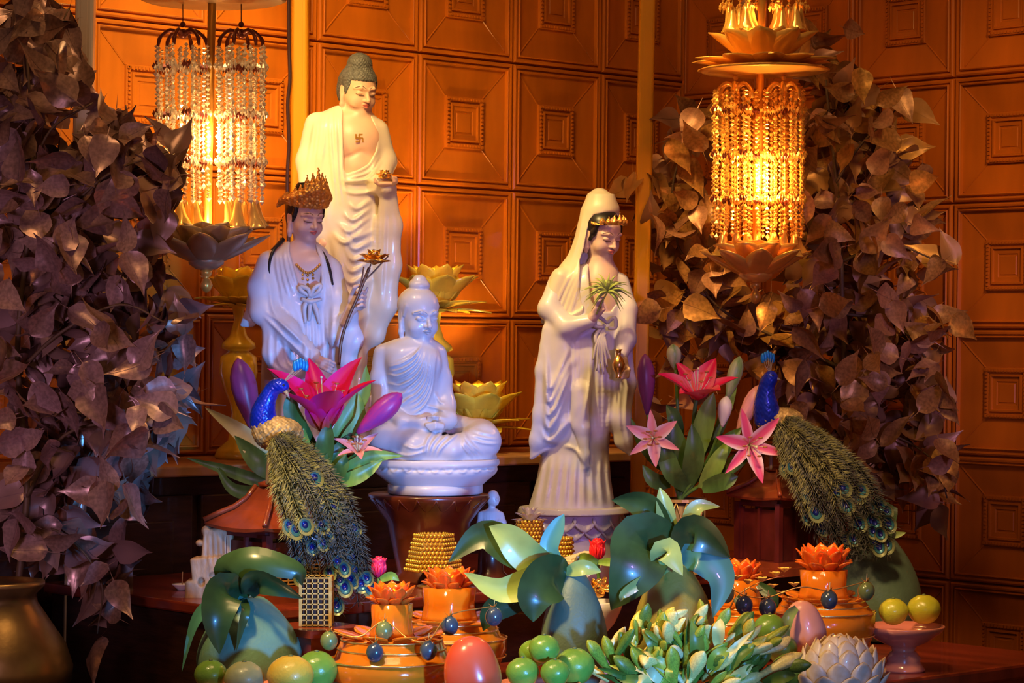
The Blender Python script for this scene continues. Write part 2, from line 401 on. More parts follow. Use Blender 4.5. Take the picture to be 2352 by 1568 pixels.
for a in (-1.56, .23):
    for b in (1.05, 1.56):
        slab('leg', a-.03, a+.03, b-.03, b+.03, ZB-.19-FZ, ZB-.19-FZ, M_redwood, tb)
# poles of the canopy
def pole(px0, px1, y0, Yd, wdt, m, lab, zbot):
    top = P(px0, y0, Yd); bot = P(px1, 1200, Yd); d = (top-bot).normalized(); h = (bot.z-ZC-zbot)/d.z; b0 = bot-d*h; b0 = b0+Vector((0, 0, .0015)); L = (top-b0).length+.35
    t = thing('canopy_pole', lab, 'pole', b0)
    t.rotation_euler = (0, math.atan2(d.x, d.z), ANG*0)
    o = MB().box((0, 0, L/2), (wdt, wdt, L)).obj('post', m, t, False); bv = o.modifiers.new('bevel', 'BEVEL'); bv.width = wdt*.18; bv.segments = 3
    o = MB().box((0, 0, L/2), (wdt*.35, wdt*1.06, L)).obj('moulding', m, t, False)
    MB().lathe([(wdt*.8, 0), (wdt*.8, .006), (wdt*.66, .012)], 16).obj('foot', m, t)
M_polegold = mat('old_gold_lacquer', (.66, .28, .012), .30, .30, noise=.12, nscale=6, stretch=(1, 1, .2))
M_polegrey = mat('champagne_metal', (.62, .52, .42), .3, .55, noise=.1, nscale=8, stretch=(1, 1, .2))
pole(197, 174, 0, 4.8, .0355, M_polegrey, 'champagne grey metal pole rising behind the leaves at the left edge', FZ)
pole(690, 683, 0, 5.615, .038, M_polegold, 'gold lacquered pole directly behind the tall standing statue', ZS)
pole(1487, 1464, 0, 5.7, .036, M_polegold, 'gold lacquered pole beside the veiled statue', ZT)

cb = thing('cable', 'thin dark cable hanging on the wall left of the gold pole', 'cable', P(662, 430, 5.585))
q = [P(x, y, 5.585)-cb.location for x, y in ((663, -60), (664, 100), (666, 180), (661, 240), (664, 330), (660, 430), (666, 700), (662, 1000))]
MB().tube(crom(q, 6), .0042, 8).obj('cable_cord', mat('dark_cable', (.03, .012, .012), .3), cb)
# ================================================================ statues
M_robe = mat('cream_glazed_robe', (.70, .64, .47), .36, noise=.05, nscale=20, coat=.15)
M_white = mat('white_porcelain', (.58, .555, .55), .34, noise=.04, nscale=20, coat=.2)
M_lav = mat('white_glazed_robe', (.65, .62, .63), .36, noise=.05, nscale=20, coat=.15)
M_skin = mat('painted_skin', (.72, .47, .31), .40, noise=.05, nscale=20)
M_skin2 = mat('painted_pale_skin', (.68, .48, .40), .40, noise=.05, nscale=20)
M_hairg = mat('dark_curled_hair', (.10, .105, .10), .5, noise=.3, nscale=120)
M_hairk = mat('black_painted_hair', (.012, .009, .010), .35)
M_lip = mat('painted_lips', (.62, .16, .13), .4)
M_brow = mat('painted_brow', (.16, .09, .06), .5)
M_red = mat('red_jewel', (.55, .05, .03), .2, coat=.5)
M_green = mat('moss_green', (.20, .32, .06), .5, noise=.3, nscale=40)

def head_frame(c, h, yaw, pitch, roll=0):
    R = rotm(0, roll, 0) @ rotm(0, 0, yaw) @ rotm(pitch, 0, 0)
    def T(l):
        v = R @ np.array(l, float)*h; return (c[0]+v[0], c[1]-v[2], c[2]+v[1])
    return R, T
def head(sk, c, h, yaw, pitch, roll=0, ear=1., neck=.62, slim=1.):
    """face and cranium; c = centre (px,py,depth), h = head height in px"""
    R, T = head_frame(c, h, yaw, pitch, roll)
    def E(l, r, k): sk.ell(T(l), (r[0]*h, r[2]*h, r[1]*h), k*h, R)     # r = (x, y, z) -> (rx, rpy, rd)
    E((0, .04, .14), (.345*slim, .41, .37), .05)
    E((0, -.06, -.12), (.30*slim, .335, .385), .12)
    E((0, -.24, -.40), (.115, .11, .09), .10)
    for sx in (-1, 1):
        E((sx*.155*slim, -.22, -.19), (.13, .12, .13), .08)
        sk.chain([T((sx*.045, -.385, .085)), T((sx*.15, -.37, .115)), T((sx*.255*slim, -.27, .085))], [.022*h, .024*h, .016*h], .05*h)
        E((sx*.142*slim, -.325, .0), (.082, .055, .048), .012)
        sk.ell(T((sx*.142*slim, -.395, -.055)), (.10*h, .014*h, .03*h), .02*h, R, 'd')
        E((sx*.048, -.40, -.145), (.040, .045, .032), .02)
        if ear:
            E((sx*.335*slim, .07, -.02), (.045, .10, .17), .02)
            sk.chain([T((sx*.345*slim, .04, -.12)), T((sx*.335*slim, .03, -.30)), T((sx*.325*slim, .03, -.38))], [.045*h, .05*h, .042*h], .03*h)
            sk.ell(T((sx*.39*slim, .05, .0)), (.02*h, .10*h, .05*h), .02*h, R, 'd')
    sk.chain([T((0, -.375, .05)), T((0, -.425, -.06)), T((0, -.465, -.135))], [.026*h, .030*h, .046*h], .03*h)
    sk.chain([T((-.085, -.365, -.232)), T((-.03, -.40, -.222)), T((.03, -.40, -.222)), T((.085, -.365, -.232))], [.010*h, .024*h, .024*h, .010*h], .015*h)
    sk.chain([T((-.07, -.365, -.258)), T((0, -.40, -.27)), T((.07, -.365, -.258))], [.012*h, .028*h, .012*h], .012*h)
    if neck: sk.chain([T((0, .08, -.25)), (c[0]-.02*h*math.sin(yaw), c[1]+neck*h, c[2]+.08*h)], [.20*h, .22*h], .10*h)
    return R, T
def features(sk, R, T, h, root, ox, oy, sc, lip=None, brow=None, slim=1.):
    """painted brow, closed eyelid line and lips that follow the sculpted face"""
    def surf(x, z, off=.008):
        y = -.75
        while y < 0:
            if sk.at(T((x, y, z))) < 0: break
            y += .008
        p = T((x, y-off, z)); return Vector(((p[0]-ox)*sc, p[2]*sc, -(p[1]-oy)*sc))
    def tube(name, pts, rad, m):
        b = MB(); b.tube([surf(*p) for p in pts], [r*h*sc for r in rad], 6); b.obj(name, m, root)
    sk.bake()
    bm, lm = brow or M_brow, lip or M_lip
    for s in (-1, 1):
        tube('eyebrow', [(s*.05, .105), (s*.11, .145), (s*.18*slim, .145), (s*.26*slim, .105)], (.006, .010, .010, .004), bm)
        tube('eyelid_line', [(s*.07, -.035), (s*.12, -.046), (s*.17*slim, -.040), (s*.225*slim, -.018)], (.006, .012, .012, .006), bm)
    tube('lip', [(-.085, -.235), (-.035, -.222), (0, -.229), (.035, -.222), (.085, -.235)], (.006, .020, .018, .020, .006), lm)
    tube('lip', [(-.065, -.252), (0, -.272), (.065, -.252)], (.006, .026, .006), lm)

# ---------------------------------------------------------------- tall standing Buddha
root, sc = px_root('standing_statue', 'tallest statue, standing, cream robe open over a bare chest with a gold emblem', 'statue', 785, 1043, 5.56)
OX, OY = 785, 1043
hc, hh, hy, hp = (824, 210, -14), 110, math.radians(33), math.radians(14)
sk = Sculpt(696, 930, 140, 480, -110, 90, 1.5)
R, T = head(sk, hc, hh, hy, hp, 0, 1, .5)
sk.loft([(240, 790, 842, 4, 26), (256, 766, 852, 3, 36), (275, 742, 866, 2, 48), (330, 740, 876, 0, 52), (380, 748, 872, 0, 50), (440, 750, 870, 0, 50), (470, 752, 866, 0, 50)], 14)
sk.ell((806, 325, -42), (34, 34, 20), 24); sk.ell((846, 322, -28), (26, 34, 20), 24); sk.ell((822, 388, -36), (40, 26, 22), 22)
sk.stroke([(775, 372), (805, 364), (832, 352), (850, 362)], -2.2, 6)
features(sk, R, T, hh, root, OX, OY, sc)
sk.obj('body', M_skin, root, OX, OY, sc)
hr = Sculpt(756, 890, 110, 230, -80, 70, 1.3)
R, T2 = head_frame(hc, hh, hy, hp)
hr.ell(T2((0, .06, .20)), (.385*hh, .36*hh, .435*hh), 4, R)
hr.ell(T2((0, .08, .56)), (.26*hh, .22*hh, .26*hh), .10*hh, R)
hr.ell(T2((0, .30, .0)), (.33*hh, .42*hh, .22*hh), .1*hh, R)
for s in (-1, 1): hr.chain([T2((s*.30, -.10, .2)), T2((s*.32, -.06, .02)), T2((s*.32, -.05, -.06))], [.06*hh, .045*hh, .02*hh], .04*hh)
hr.box(T2((0, -.62, -.10)), (.6*hh, .345*hh, .45*hh), .04*hh, R, 2, 'd')
for s in (-1, 1): hr.ell(T2((s*.37, .08, -.22)), (.08*hh, .2*hh, .12*hh), .02*hh, R, 'd')
hr.noise(1.5, .75, .75, .8)
hr.obj('curled_hair', M_hairg, root, OX, OY, sc)
rb = Sculpt(676, 935, 236, 950, -120, 90, 2.4)
rb.loft([(244, 768, 834, 4, 30), (256, 744, 848, 3, 42), (272, 722, 868, 2, 54), (300, 708, 884, 0, 62), (340, 704, 890, 0, 66), (400, 708, 884, 0, 66), (440, 714, 880, 0, 64), (500, 714, 884, 0, 66), (600, 716, 884, 0, 66),
         (680, 716, 872, 0, 64), (760, 720, 852, 0, 60), (840, 724, 842, 0, 58), (900, 722, 844, 0, 60), (938, 716, 848, 0, 62)], 10)
rb.chain([(728, 286, 0), (712, 370, -6), (718, 460, -16), (742, 540, -30)], [28, 30, 27, 19], 14)
rb.chain([(868, 300, 4), (884, 370, 0), (874, 424, -48), (892, 436, -78)], [24, 26, 24, 18], 12)
rb.chain([(893, 436, -70), (900, 520, -52), (896, 610, -42), (884, 700, -34), (862, 770, -26), (842, 802, -20)], [20, 24, 26, 28, 20, 5], 12, 2.0)
rb.carve([(782, 238), (790, 262), (788, 300), (790, 345), (790, 395), (802, 402), (826, 396), (850, 380), (866, 352), (866, 320), (860, 288), (848, 262), (838, 238)], -4, 5)
rb.folds([(784, 250), (790, 320), (792, 400), (802, 470)], [(760, 252), (764, 330), (770, 400), (776, 480)], 3, 5.8, 5)
rb.folds([(752, 258), (748, 330), (738, 395)], [(728, 276), (718, 340), (708, 400)], 4, 5.8, 5)
rb.folds([(870, 345), (848, 386), (795, 410)], [(878, 372), (850, 412), (792, 424)], 3, 5.8, 4.5)
rb.folds([(790, 408), (800, 420), (870, 418)], [(792, 440), (820, 448), (868, 442)], 2, 5.08, 5)
rb.folds([(806, 470), (826, 482), (854, 462)], [(768, 536), (786, 640), (828, 690), (850, 640)][0:1]+[(800, 560), (850, 520)], 4, 6.52, 6)
rb.folds([(800, 516), (820, 548), (858, 532)], [(764, 540), (800, 672), (858, 640)], 6, 7.25, 6.5)
rb.folds([(764, 620), (800, 740), (850, 720)], [(752, 760), (800, 850), (840, 820)], 3, 6.52, 8)
rb.folds([(866, 470), (862, 560), (866, 650)], [(888, 470), (884, 570), (876, 700)], 3, 5.8, 6)
rb.folds([(756, 420), (758, 470), (752, 520)], [(728, 430), (722, 480), (730, 530)], 3, 5.08, 7)
rb.folds([(740, 700), (738, 830), (735, 935)], [(835, 800), (832, 870), (835, 935)], 6, 5.8, 7)
rb.obj('robe', M_robe, root, OX, OY, sc)
hd = Sculpt(725, 775, 520, 625, -80, -10, 1.4)
hd.chain([(742, 532, -34), (750, 560, -42)], [13, 14], 5); hd.ell((752, 570, -44), (13, 17, 7), 4)
for i, x in enumerate((743, 749, 755, 761)): hd.chain([(x, 578, -46), (x+1, 596, -48), (x+2, 610-abs(i-1.5)*4, -44)], [4.2, 4, 3], 2)
hd.chain([(741, 560, -46), (737, 576, -54), (738, 588, -56)], [5, 4.5, 3.5], 2)
hd.obj('hand', M_skin, root, OX, OY, sc)
hd = Sculpt(860, 930, 400, 450, -130, -50, 1.4)
hd.ell((890, 428, -88), (22, 7, 16), 4); hd.cap((884, 434, -70), (890, 430, -86), 11, 10, 4)
for i in range(4): hd.chain([(902+i*2, 428, -78-i*7), (914-i, 423, -84-i*8), (914-i*2, 414, -88-i*8)], [4.2, 4, 3], 2)
hd.chain([(876, 430, -94), (868, 424, -100), (866, 418, -102)], [4.5, 4, 3], 2)
hd.obj('hand', M_skin, root, OX, OY, sc)
def px_v(px, py, d, ox=None, oy=None, s=None):
    return Vector(((px-(OX if ox is None else ox))*(s or sc), d*(s or sc), -(py-(OY if oy is None else oy))*(s or sc)))
# gold lotus on the palm
def petal_mesh(name, L, wd, cup, curl, m, n=7, tip=.9, thick=.0):
    """petal growing along +Z from the origin, hollow side towards -Y (inwards)"""
    v = []; f = []
    for i in range(n+1):
        t = i/n; ww = wd*math.sin(PI*min(t, .999)**tip)**.8 if t < 1 else 0
        ww = max(ww, wd*.10 if i == 0 else 0)
        y = curl*t*t; z = L*t
        for j in (-1, -.5, 0, .5, 1): v.append((ww*j, y-cup*abs(j)**2*math.sin(PI*t)**.7, z))
    for i in range(n):
        for j in range(4): a = i*5+j; f.append((a, a+1, a+6, a+5))
    me = set_mesh(name, v, f, m); return me
def lotus(root, c, r, m, rings=((8, .3, 1.0), (8, .75, 1.0)), name='petal', wd=.42, cup=.12, curl=.12, L=1.0, tilt0=0., solid=.0012):
    """rings: (count, tilt from vertical in rad, length factor)"""
    for ri, (n, tilt, lf) in enumerate(rings):
        me = petal_mesh(name, r*L*lf, r*wd*lf, r*cup, r*curl, m)
        for k in range(n):
            a = 2*PI*(k+.5*(ri % 2))/n
            o = link(name, me, root, c); o.rotation_euler = Euler((-tilt, 0, a), 'XYZ')
            if solid: md = o.modifiers.new('solid', 'SOLIDIFY'); md.thickness = solid
em = MB()
lo = link('lotus_flower', MB().lathe([(.001, -.004), (.010, -.004), (.014, .0), (.010, .006), (.001, .007)], 12).mesh('lotus_flower', M_gold), root, px_v(888, 412, -94))
lotus(lo, (0, 0, -.004), .021, M_gold, ((7, .35, 1.0), (8, .95, 1.05)), wd=.5)
# emblem on the chest
bd = MB(); s0 = .0041
for (x, z, w_, h_) in ((0, 0, 5, 1), (0, 0, 1, 5), (-2, 1, 1, 3), (2, -1, 1, 3), (1, 2, 3, 1), (-1, -2, 3, 1)): bd.box((x*s0*.95, 0, z*s0*.95), (w_*s0*.78, .003, h_*s0*.78))
dch = sk.front(829, 322) or -50
bd.obj('gold_emblem', mat('emblem_gold', (.42, .22, .04), .4, .2), root, False, px_v(829, 322, dch-.5), (math.radians(-8), 0, math.radians(26)))

# lotus base of the tall statue
MB().lathe([(.062, .0), (.076, .004), (.080, .020), (.066, .034), (.060, .060), (.070, .085), (.074, .100), (.066, .106), (.002, .106)], 36, 0, (0, 0, 0)).obj('lotus_base', M_robe, root)
for row, (z, rr, tl, n, L) in enumerate(((.052, .066, .45, 13, .066), (.082, .064, .30, 13, .060), (.040, .070, 2.5, 13, .040))):
    me = petal_mesh('base_petal', L, .020, .010, -.004, M_robe)
    for k in range(n):
        a = 2*PI*(k+.5*row)/n; o = link('base_petal', me, root, (rr*math.cos(a), rr*math.sin(a), z)); o.rotation_euler = Euler((-tl, 0, a-PI/2), 'XYZ'); md = o.modifiers.new('solid', 'SOLIDIFY'); md.thickness = .004
# ---------------------------------------------------------------- crowned bodhisattva holding a gold lotus
OX, OY = 690, 1318
root, sc = px_root('crowned_statue', 'gold crowned statue with black hair and white robe, raising a gold lotus stem', 'statue', OX, OY, 5.05)
hc, hh, hy, hp = (703, 500, -16), 112, math.radians(34), math.radians(12)
sk = Sculpt(620, 800, 430, 720, -110, 60, 1.6)
R, T = head(sk, hc, hh, hy, hp, 0, 1, .55, .95)
sk.loft([(556, 664, 722, 2, 30), (575, 650, 740, 2, 40), (610, 640, 756, 0, 52), (660, 646, 756, 0, 52), (715, 650, 752, 0, 46)], 12)
sk.ell((722, 612, -36), (30, 26, 18), 16)
features(sk, R, T, hh, root, OX, OY, sc, slim=.95)
sk.obj('body', M_skin2, root, OX, OY, sc)
hr = Sculpt(630, 760, 420, 600, -80, 70, 1.5)
hr.ell(T((0, .05, .18)), (.37*hh, .36*hh, .41*hh), 4, R); hr.ell(T((0, .22, .1)), (.33*hh, .5*hh, .3*hh), .1*hh, R)
for s in (-1, 1): hr.chain([T((s*.29, -.16, .22)), T((s*.315, -.10, .05)), T((s*.32, -.06, -.08))], [.07*hh, .05*hh, .02*hh], .04*hh)
hr.box(T((0, -.62, -.09)), (.6*hh, .345*hh, .45*hh), .04*hh, R, 2, 'd')
for s in (-1, 1): hr.ell(T((s*.36, .07, -.22)), (.07*hh, .22*hh, .11*hh), .02*hh, R, 'd')
hr.ell(T((0, .15, .55)), (.2*hh, .2*hh, .2*hh), .08*hh, R)
hr.obj('black_hair', M_hairk, root, OX, OY, sc)
for pts in ([(650, 548, 10), (634, 566, -4), (612, 594, -20), (596, 640, -26), (590, 690, -22)], [(650, 556, 12), (622, 578, 4), (598, 610, -6), (586, 660, -6)],
            [(652, 552, -20), (632, 578, -48), (624, 610, -58), (626, 646, -60)], [(726, 560, 0), (746, 586, -34), (760, 616, -46), (768, 655, -50)]):
    b = MB(); q = crom(pts, 6); n = len(q); b.tube([px_v(*p) for p in q], [.0042*(1-.55*i/n) for i in range(n)], 7); b.obj('hair_strand', M_hairk, root)
# crown
cr = Sculpt(620, 765, 370, 490, -90, 60, 1.5)
for k in range(-6, 7):
    a = k*.27; x, y = .40*math.sin(a), .06-.44*math.cos(a); hgt = .62*math.exp(-(k/3.6)**2)+.14-(.05 if k % 2 else 0)
    cr.chain([T((x, y, .30)), T((x*1.10, y*1.08, .30+hgt*.45)), T((x*1.02, y*.9+.02, .30+hgt))], [.07*hh, .085*hh, .015*hh], .04*hh)
    cr.ell(T((x*1.08, y*1.12, .42)), (.05*hh, .05*hh, .06*hh), 2, R); cr.ell(T((x*1.08, y*1.08, .34+hgt*.6)), (.045*hh, .05*hh, .045*hh), 3, R)
for k in range(-7, 7): 
    a = k*.27; a2 = a+.27
    cr.cap(T((.40*math.sin(a), .06-.43*math.cos(a), .285)), T((.40*math.sin(a2), .06-.43*math.cos(a2), .285)), .032*hh, .032*hh, 1)
cr.chain([T((-.42, .1, .34)), T((-.46, .22, .30)), T((-.50, .30, .18))], [.09*hh, .07*hh, .04*hh], .04*hh)
cr.noise(1.6, .55, .6, .6)
cr.obj('gold_crown', M_goldpaint, root, OX, OY, sc)
rb = Sculpt(540, 850, 545, 1320, -150, 90, 2.6)
rb.loft([(556, 650, 728, 6, 30), (568, 632, 744, 4, 42), (590, 610, 760, 0, 54), (620, 600, 768, 0, 62), (660, 598, 776, 0, 66), (720, 600, 784, 0, 66), (800, 602, 786, 0, 66), (900, 600, 784, 0, 66), (1100, 606, 770, 0, 68), (1314, 590, 786, 0, 76)], 10)
rb.chain([(622, 606, -26), (606, 660, -40), (610, 716, -54), (668, 764, -84), (726, 820, -104)], [30, 32, 30, 24, 17], 12)
rb.chain([(636, 760, -72), (640, 810, -76), (650, 846, -76), (690, 850, -86), (722, 836, -98)], [26, 28, 20, 16, 12], 14, 1.5)
rb.chain([(606, 640, 18), (592, 690, 20), (570, 735, 24), (553, 746, 24)], [22, 24, 14, 4], 12, 1.6)
rb.chain([(756, 620, 4), (776, 690, -26), (786, 770, -62), (812, 722, -84)], [30, 28, 24, 16], 12)
rb.chain([(806, 735, -80), (812, 780, -76), (804, 830, -70), (798, 864, -68)], [20, 26, 18, 4], 10, 2.0)
rb.carve([(668, 545), (664, 575), (676, 610), (690, 660), (700, 672), (738, 668), (744, 640), (736, 590), (726, 560), (722, 545)], -4, 5)
rb.folds([(664, 552), (668, 590), (688, 660)], [(640, 565), (642, 620), (660, 700)], 4, 6.52, 5)
rb.folds([(726, 556), (742, 600), (748, 680)], [(744, 570), (760, 620), (768, 690)], 3, 5.8, 5)
rb.folds([(668, 690), (690, 740), (700, 780)], [(625, 640), (640, 720), (700, 790)], 5, 5.8, 6)
rb.folds([(616, 716), (668, 752), (724, 806)], [(614, 726), (660, 770), (716, 824)], 2, 5.8, 4)
rb.folds([(628, 760), (630, 830), (655, 850)], [(660, 780), (670, 830), (690, 846)], 3, 5.08, 5)
rb.folds([(690, 660), (715, 668), (740, 660)], [(690, 688), (715, 694), (744, 684)], 3, 5.8, 4)
rb.folds([(700, 700), (712, 760), (706, 900)], [(770, 700), (768, 800), (772, 900)], 5, 5.8, 6)
rb.folds([(610, 860), (612, 1000), (608, 1300)], [(780, 860), (774, 1000), (772, 1300)], 9, 5.8, 7)
rb.obj('robe', M_lav, root, OX, OY, sc)
# knotted sash on the chest
b = MB()
def ribbon(root, name, pts, rad, m, n=7):
    b = MB(); q = crom(pts, 8); N = len(q); rr = np.interp(np.linspace(0, 1, N), np.linspace(0, 1, len(rad)), rad)
    b.tube([px_v(*p) for p in q], rr, n); return b.obj(name, m, root)
ds = -74
for pts in ([(718, 682, ds), (698, 668, ds-4), (698, 652+8, ds-2), (714, 666, ds-6), (719, 682, ds-4)], [(720, 682, ds), (738, 670, ds-4), (742, 656, ds-2), (728, 664, ds-6), (719, 682, ds-4)]):
    ribbon(root, 'sash_knot', pts, [.004, .005, .004], M_white)
for pts in ([(718, 684, ds), (706, 706, ds-2), (708, 744, ds+2)], [(720, 684, ds), (732, 712, ds-2), (740, 745, ds+2)], [(719, 684, ds), (718, 712, ds-3), (716, 738, ds)], [(700, 688, ds+2), (720, 694, ds-5), (744, 688, ds+6)]):
    ribbon(root, 'sash', pts, [.004, .005, .0025], M_white)
b = MB()
for i in range(13):
    t = i/12; x = 686+t*52; y = 610+math.sin(t*PI)*18; d = (sk.front(x, y) or -50)-2
    b.sphere(px_v(x, y, d), .0032, 6, 4)
for x, y in ((700, 632), (700, 641), (711, 634), (711, 644), (711, 654), (723, 632), (723, 640)):
    b.sphere(px_v(x, y, (sk.front(x, y) or -52)-2), .003, 6, 4)
b.obj('necklace', M_goldpaint, root)
# right hand (reaching down) and left hand (raised, closed round the stem)
hd = Sculpt(700, 800, 795, 875, -150, -60, 1.5)
hd.chain([(722, 816, -104), (738, 826, -110)], [12, 12], 4); hd.ell((744, 832, -112), (16, 13, 8), 4, rotm(0, .6, 0))
for i in range(4):
    x, y = 748+i*1.5, 842-i*6
    hd.chain([(x, y, -114), (x+13, y+7-i, -118), (x+21+i*1.5, y+13-i, -114)], [4.6, 4.2, 3], 2)
hd.chain([(734, 838, -118), (742, 850, -124), (750, 858, -122)], [5, 4.6, 3.4], 2)
hd.obj('hand', M_skin2, root, OX, OY, sc)
hd = Sculpt(780, 870, 640, 765, -150, -50, 1.5)
hd.chain([(798, 742, -86), (812, 712, -92)], [13, 14], 4); hd.ell((822, 692, -94), (17, 22, 12), 4)
for i in range(4):
    y = 676+i*10
    hd.chain([(832, y+4, -92), (842+2*(i < 2), y-2, -104), (838, y-4, -116), (828, y, -118)], [5, 4.8, 4.2, 3.4], 2)
hd.chain([(816, 676, -100), (822, 662, -112), (832, 658, -116)], [5.4, 5, 3.6], 2)
hd.chain([(844, 676, -100), (850, 664, -106)], [4, 3], 2)
hd.obj('hand', M_skin2, root, OX, OY, sc)
ln = thing('gold_lotus_stem', 'gold lotus blossom on a long stem held by the crowned statue', 'flower', P(778, 838, 5.05-.10))
lsc = (5.05-.10)/F
def lv(px, py, d=0): return Vector(((px-778)*lsc, d*lsc, -(py-838)*lsc))
b = MB(); q = crom([(778, 838, 0), (784, 780, -2), (800, 728, -6), (818, 686, -8), (836, 640, -6), (846, 614, -4)], 8)
b.tube([lv(*p) for p in q], .0032, 7); b.obj('stem', mat('bronze_stem', (.20, .10, .06), .4, .6), ln)
for pts in ([(826, 660, -8), (840, 640, -8), (856, 624, -6), (890, 586, -2)], [(820, 680, -8), (828, 650, -10), (834, 612, -8)], [(834, 644, -6), (842, 628, -8), (850, 606, -8)]):
    b = MB(); b.tube([lv(*p) for p in crom(pts, 5)], .0017, 5); b.obj('side_stem', MATS['bronze_stem'], ln)
lotus(ln, lv(857, 606, -6), .036, M_gold, ((6, .30, .9), (7, .85, 1.0), (7, 1.25, .95)), wd=.42)
link('seed_head', MB().lathe([(.002, 0), (.010, .008), (.013, .018), (.001, .02)], 12).mesh('seed_head', M_gold), ln, lv(857, 606, -6))

# ---------------------------------------------------------------- veiled statue holding a willow spray and a small gold vase
OX, OY = 1315, 1280
root, sc = px_root('veiled_statue', 'white veiled statue on a lotus base holding a green spray and a small gold vase', 'statue', OX, OY, 5.5)
hc, hh, hy, hp = (1384, 538, -14), 112, math.radians(36), math.radians(20)
sk = Sculpt(1300, 1460, 470, 740, -110, 70, 1.6)
R, T = head(sk, hc, hh, hy, hp, 0, 1, .55, .95)
sk.loft([(596, 1352, 1402, 2, 30), (615, 1340, 1418, 2, 40), (650, 1330, 1428, 0, 50), (700, 1330, 1436, 0, 52), (735, 1335, 1436, 0, 46)], 12)
features(sk, R, T, hh, root, OX, OY, sc, slim=.95)
sk.obj('body', M_skin2, root, OX, OY, sc)
hr = Sculpt(1320, 1450, 455, 640, -80, 70, 1.5)
hr.ell(T((0, .05, .16)), (.365*hh, .36*hh, .40*hh), 4, R); hr.ell(T((0, .22, .1)), (.33*hh, .5*hh, .3*hh), .1*hh, R)
for s in (-1, 1): hr.chain([T((s*.28, -.18, .20)), T((s*.325, -.10, .05)), T((s*.335, -.04, -.10)), T((s*.345, .06, -.18))], [.075*hh, .06*hh, .03*hh, .025*hh], .04*hh)
hr.box(T((0, -.62, -.10)), (.6*hh, .345*hh, .45*hh), .04*hh, R, 2, 'd')
for s in (-1, 1): hr.ell(T((s*.36, .07, -.22)), (.07*hh, .22*hh, .11*hh), .02*hh, R, 'd')
hr.obj('black_hair', M_hairk, root, OX, OY, sc)
vl = Sculpt(1222, 1460, 424, 770, -110, 90, 2.2)
vl.chain([(1377, 458, 4), (1379, 478, 6)], [27, 42], 14)
vl.loft([(446, 1350, 1412, 2, 32), (476, 1337, 1420, 4, 48), (510, 1328, 1421, 8, 52), (550, 1318, 1414, 10, 52), (585, 1304, 1404, 8, 50), (612, 1284, 1412, 6, 54), (640, 1266, 1424, 4, 60), (690, 1254, 1432, 2, 64), (735, 1244, 1434, 0, 64)], 10)
vl.chain([(1290, 640, -28), (1266, 700, -34), (1248, 738, -30)], [26, 22, 6], 10)
vl.carve([(1362, 496), (1398, 489), (1450, 489), (1460, 600), (1450, 770), (1338, 770), (1336, 700), (1326, 640), (1328, 600), (1340, 570), (1346, 530)], 4, 4)
vl.folds([(1338, 590), (1300, 650), (1262, 735)], [(1334, 620), (1320, 680), (1300, 740)], 4, 4, 5)
vl.folds([(1350, 520), (1338, 560), (1330, 600)], [(1338, 500), (1328, 550), (1312, 596)], 2, 3, 4)
vl.stroke([(1244, 740), (1280, 734), (1330, 716), (1345, 690)], 5, 4)
vl.stroke([(1340, 590), (1348, 640), (1346, 690)], 4, 4)
vl.obj('veil', M_robe, root, OX, OY, sc)
rb = Sculpt(1200, 1465, 595, 1172, -130, 95, 2.6)
rb.loft([(606, 1334, 1406, 4, 34), (625, 1306, 1420, 2, 50), (660, 1282, 1432, 0, 60), (720, 1266, 1442, 0, 64), (780, 1250, 1444, 0, 66), (860, 1250, 1436, 0, 66), (950, 1252, 1410, 0, 64), (1040, 1244, 1398, 0, 64), (1110, 1232, 1402, 0, 70), (1165, 1213, 1412, 0, 78)], 10)
rb.chain([(1284, 650, -20), (1262, 710, -40), (1300, 752, -66), (1352, 738, -84)], [26, 26, 24, 15], 12)
rb.chain([(1268, 760, -52), (1256, 850, -50), (1250, 950, -46), (1236, 1010, -40), (1220, 1050, -36)], [24, 26, 26, 20, 4], 10, 1.6)
rb.chain([(1290, 770, -64), (1286, 880, -60), (1282, 960, -56), (1276, 1000, -54)], [24, 28, 26, 12], 12, 1.6)
rb.chain([(1422, 650, 2), (1438, 710, -20), (1436, 780, -50), (1424, 816, -70)], [24, 24, 22, 15], 10)
rb.chain([(1434, 790, -40), (1432, 880, -36), (1420, 960, -36), (1432, 1010, -32), (1446, 1040, -30)], [16, 26, 26, 20, 6], 10, 1.7)
rb.chain([(1330, 900, -66), (1335, 980, -70), (1342, 1040, -70), (1345, 1066, -68)], [20, 18, 10, 4], 8, 1.6)
rb.carve([(1352, 590), (1350, 630), (1356, 690), (1372, 716), (1400, 716), (1418, 690), (1414, 640), (1400, 600), (1396, 590)], -4, 5)
rb.folds([(1252, 800), (1262, 890), (1306, 800)], [(1246, 930), (1262, 980), (1312, 880)], 4, 8.7, 6)
rb.folds([(1250, 850), (1270, 940), (1316, 820)], [(1240, 980), (1262, 1010), (1310, 960)], 2, 7.25, 7)
rb.folds([(1316, 760), (1318, 860), (1312, 990)], [(1352, 770), (1350, 880), (1340, 970)], 5, 6.52, 5)
rb.stroke([(1362, 760), (1356, 860), (1336, 966)], 6, 5)
rb.folds([(1372, 820), (1372, 920), (1376, 1030)], [(1400, 820), (1398, 920), (1390, 1030)], 3, 5.8, 6)
rb.folds([(1424, 870), (1420, 960), (1436, 1036)], [(1440, 870), (1434, 960), (1446, 1030)], 2, 5.8, 5)
rb.folds([(1250, 1046), (1240, 1100), (1226, 1160)], [(1394, 1046), (1396, 1100), (1406, 1160)], 9, 6.52, 7)
rb.stroke([(1218, 1052), (1250, 1034), (1270, 1026)], 5, 5); rb.stroke([(1292, 1020), (1320, 1030), (1345, 1066)], 5, 5)
rb.obj('robe', M_lav, root, OX, OY, sc)
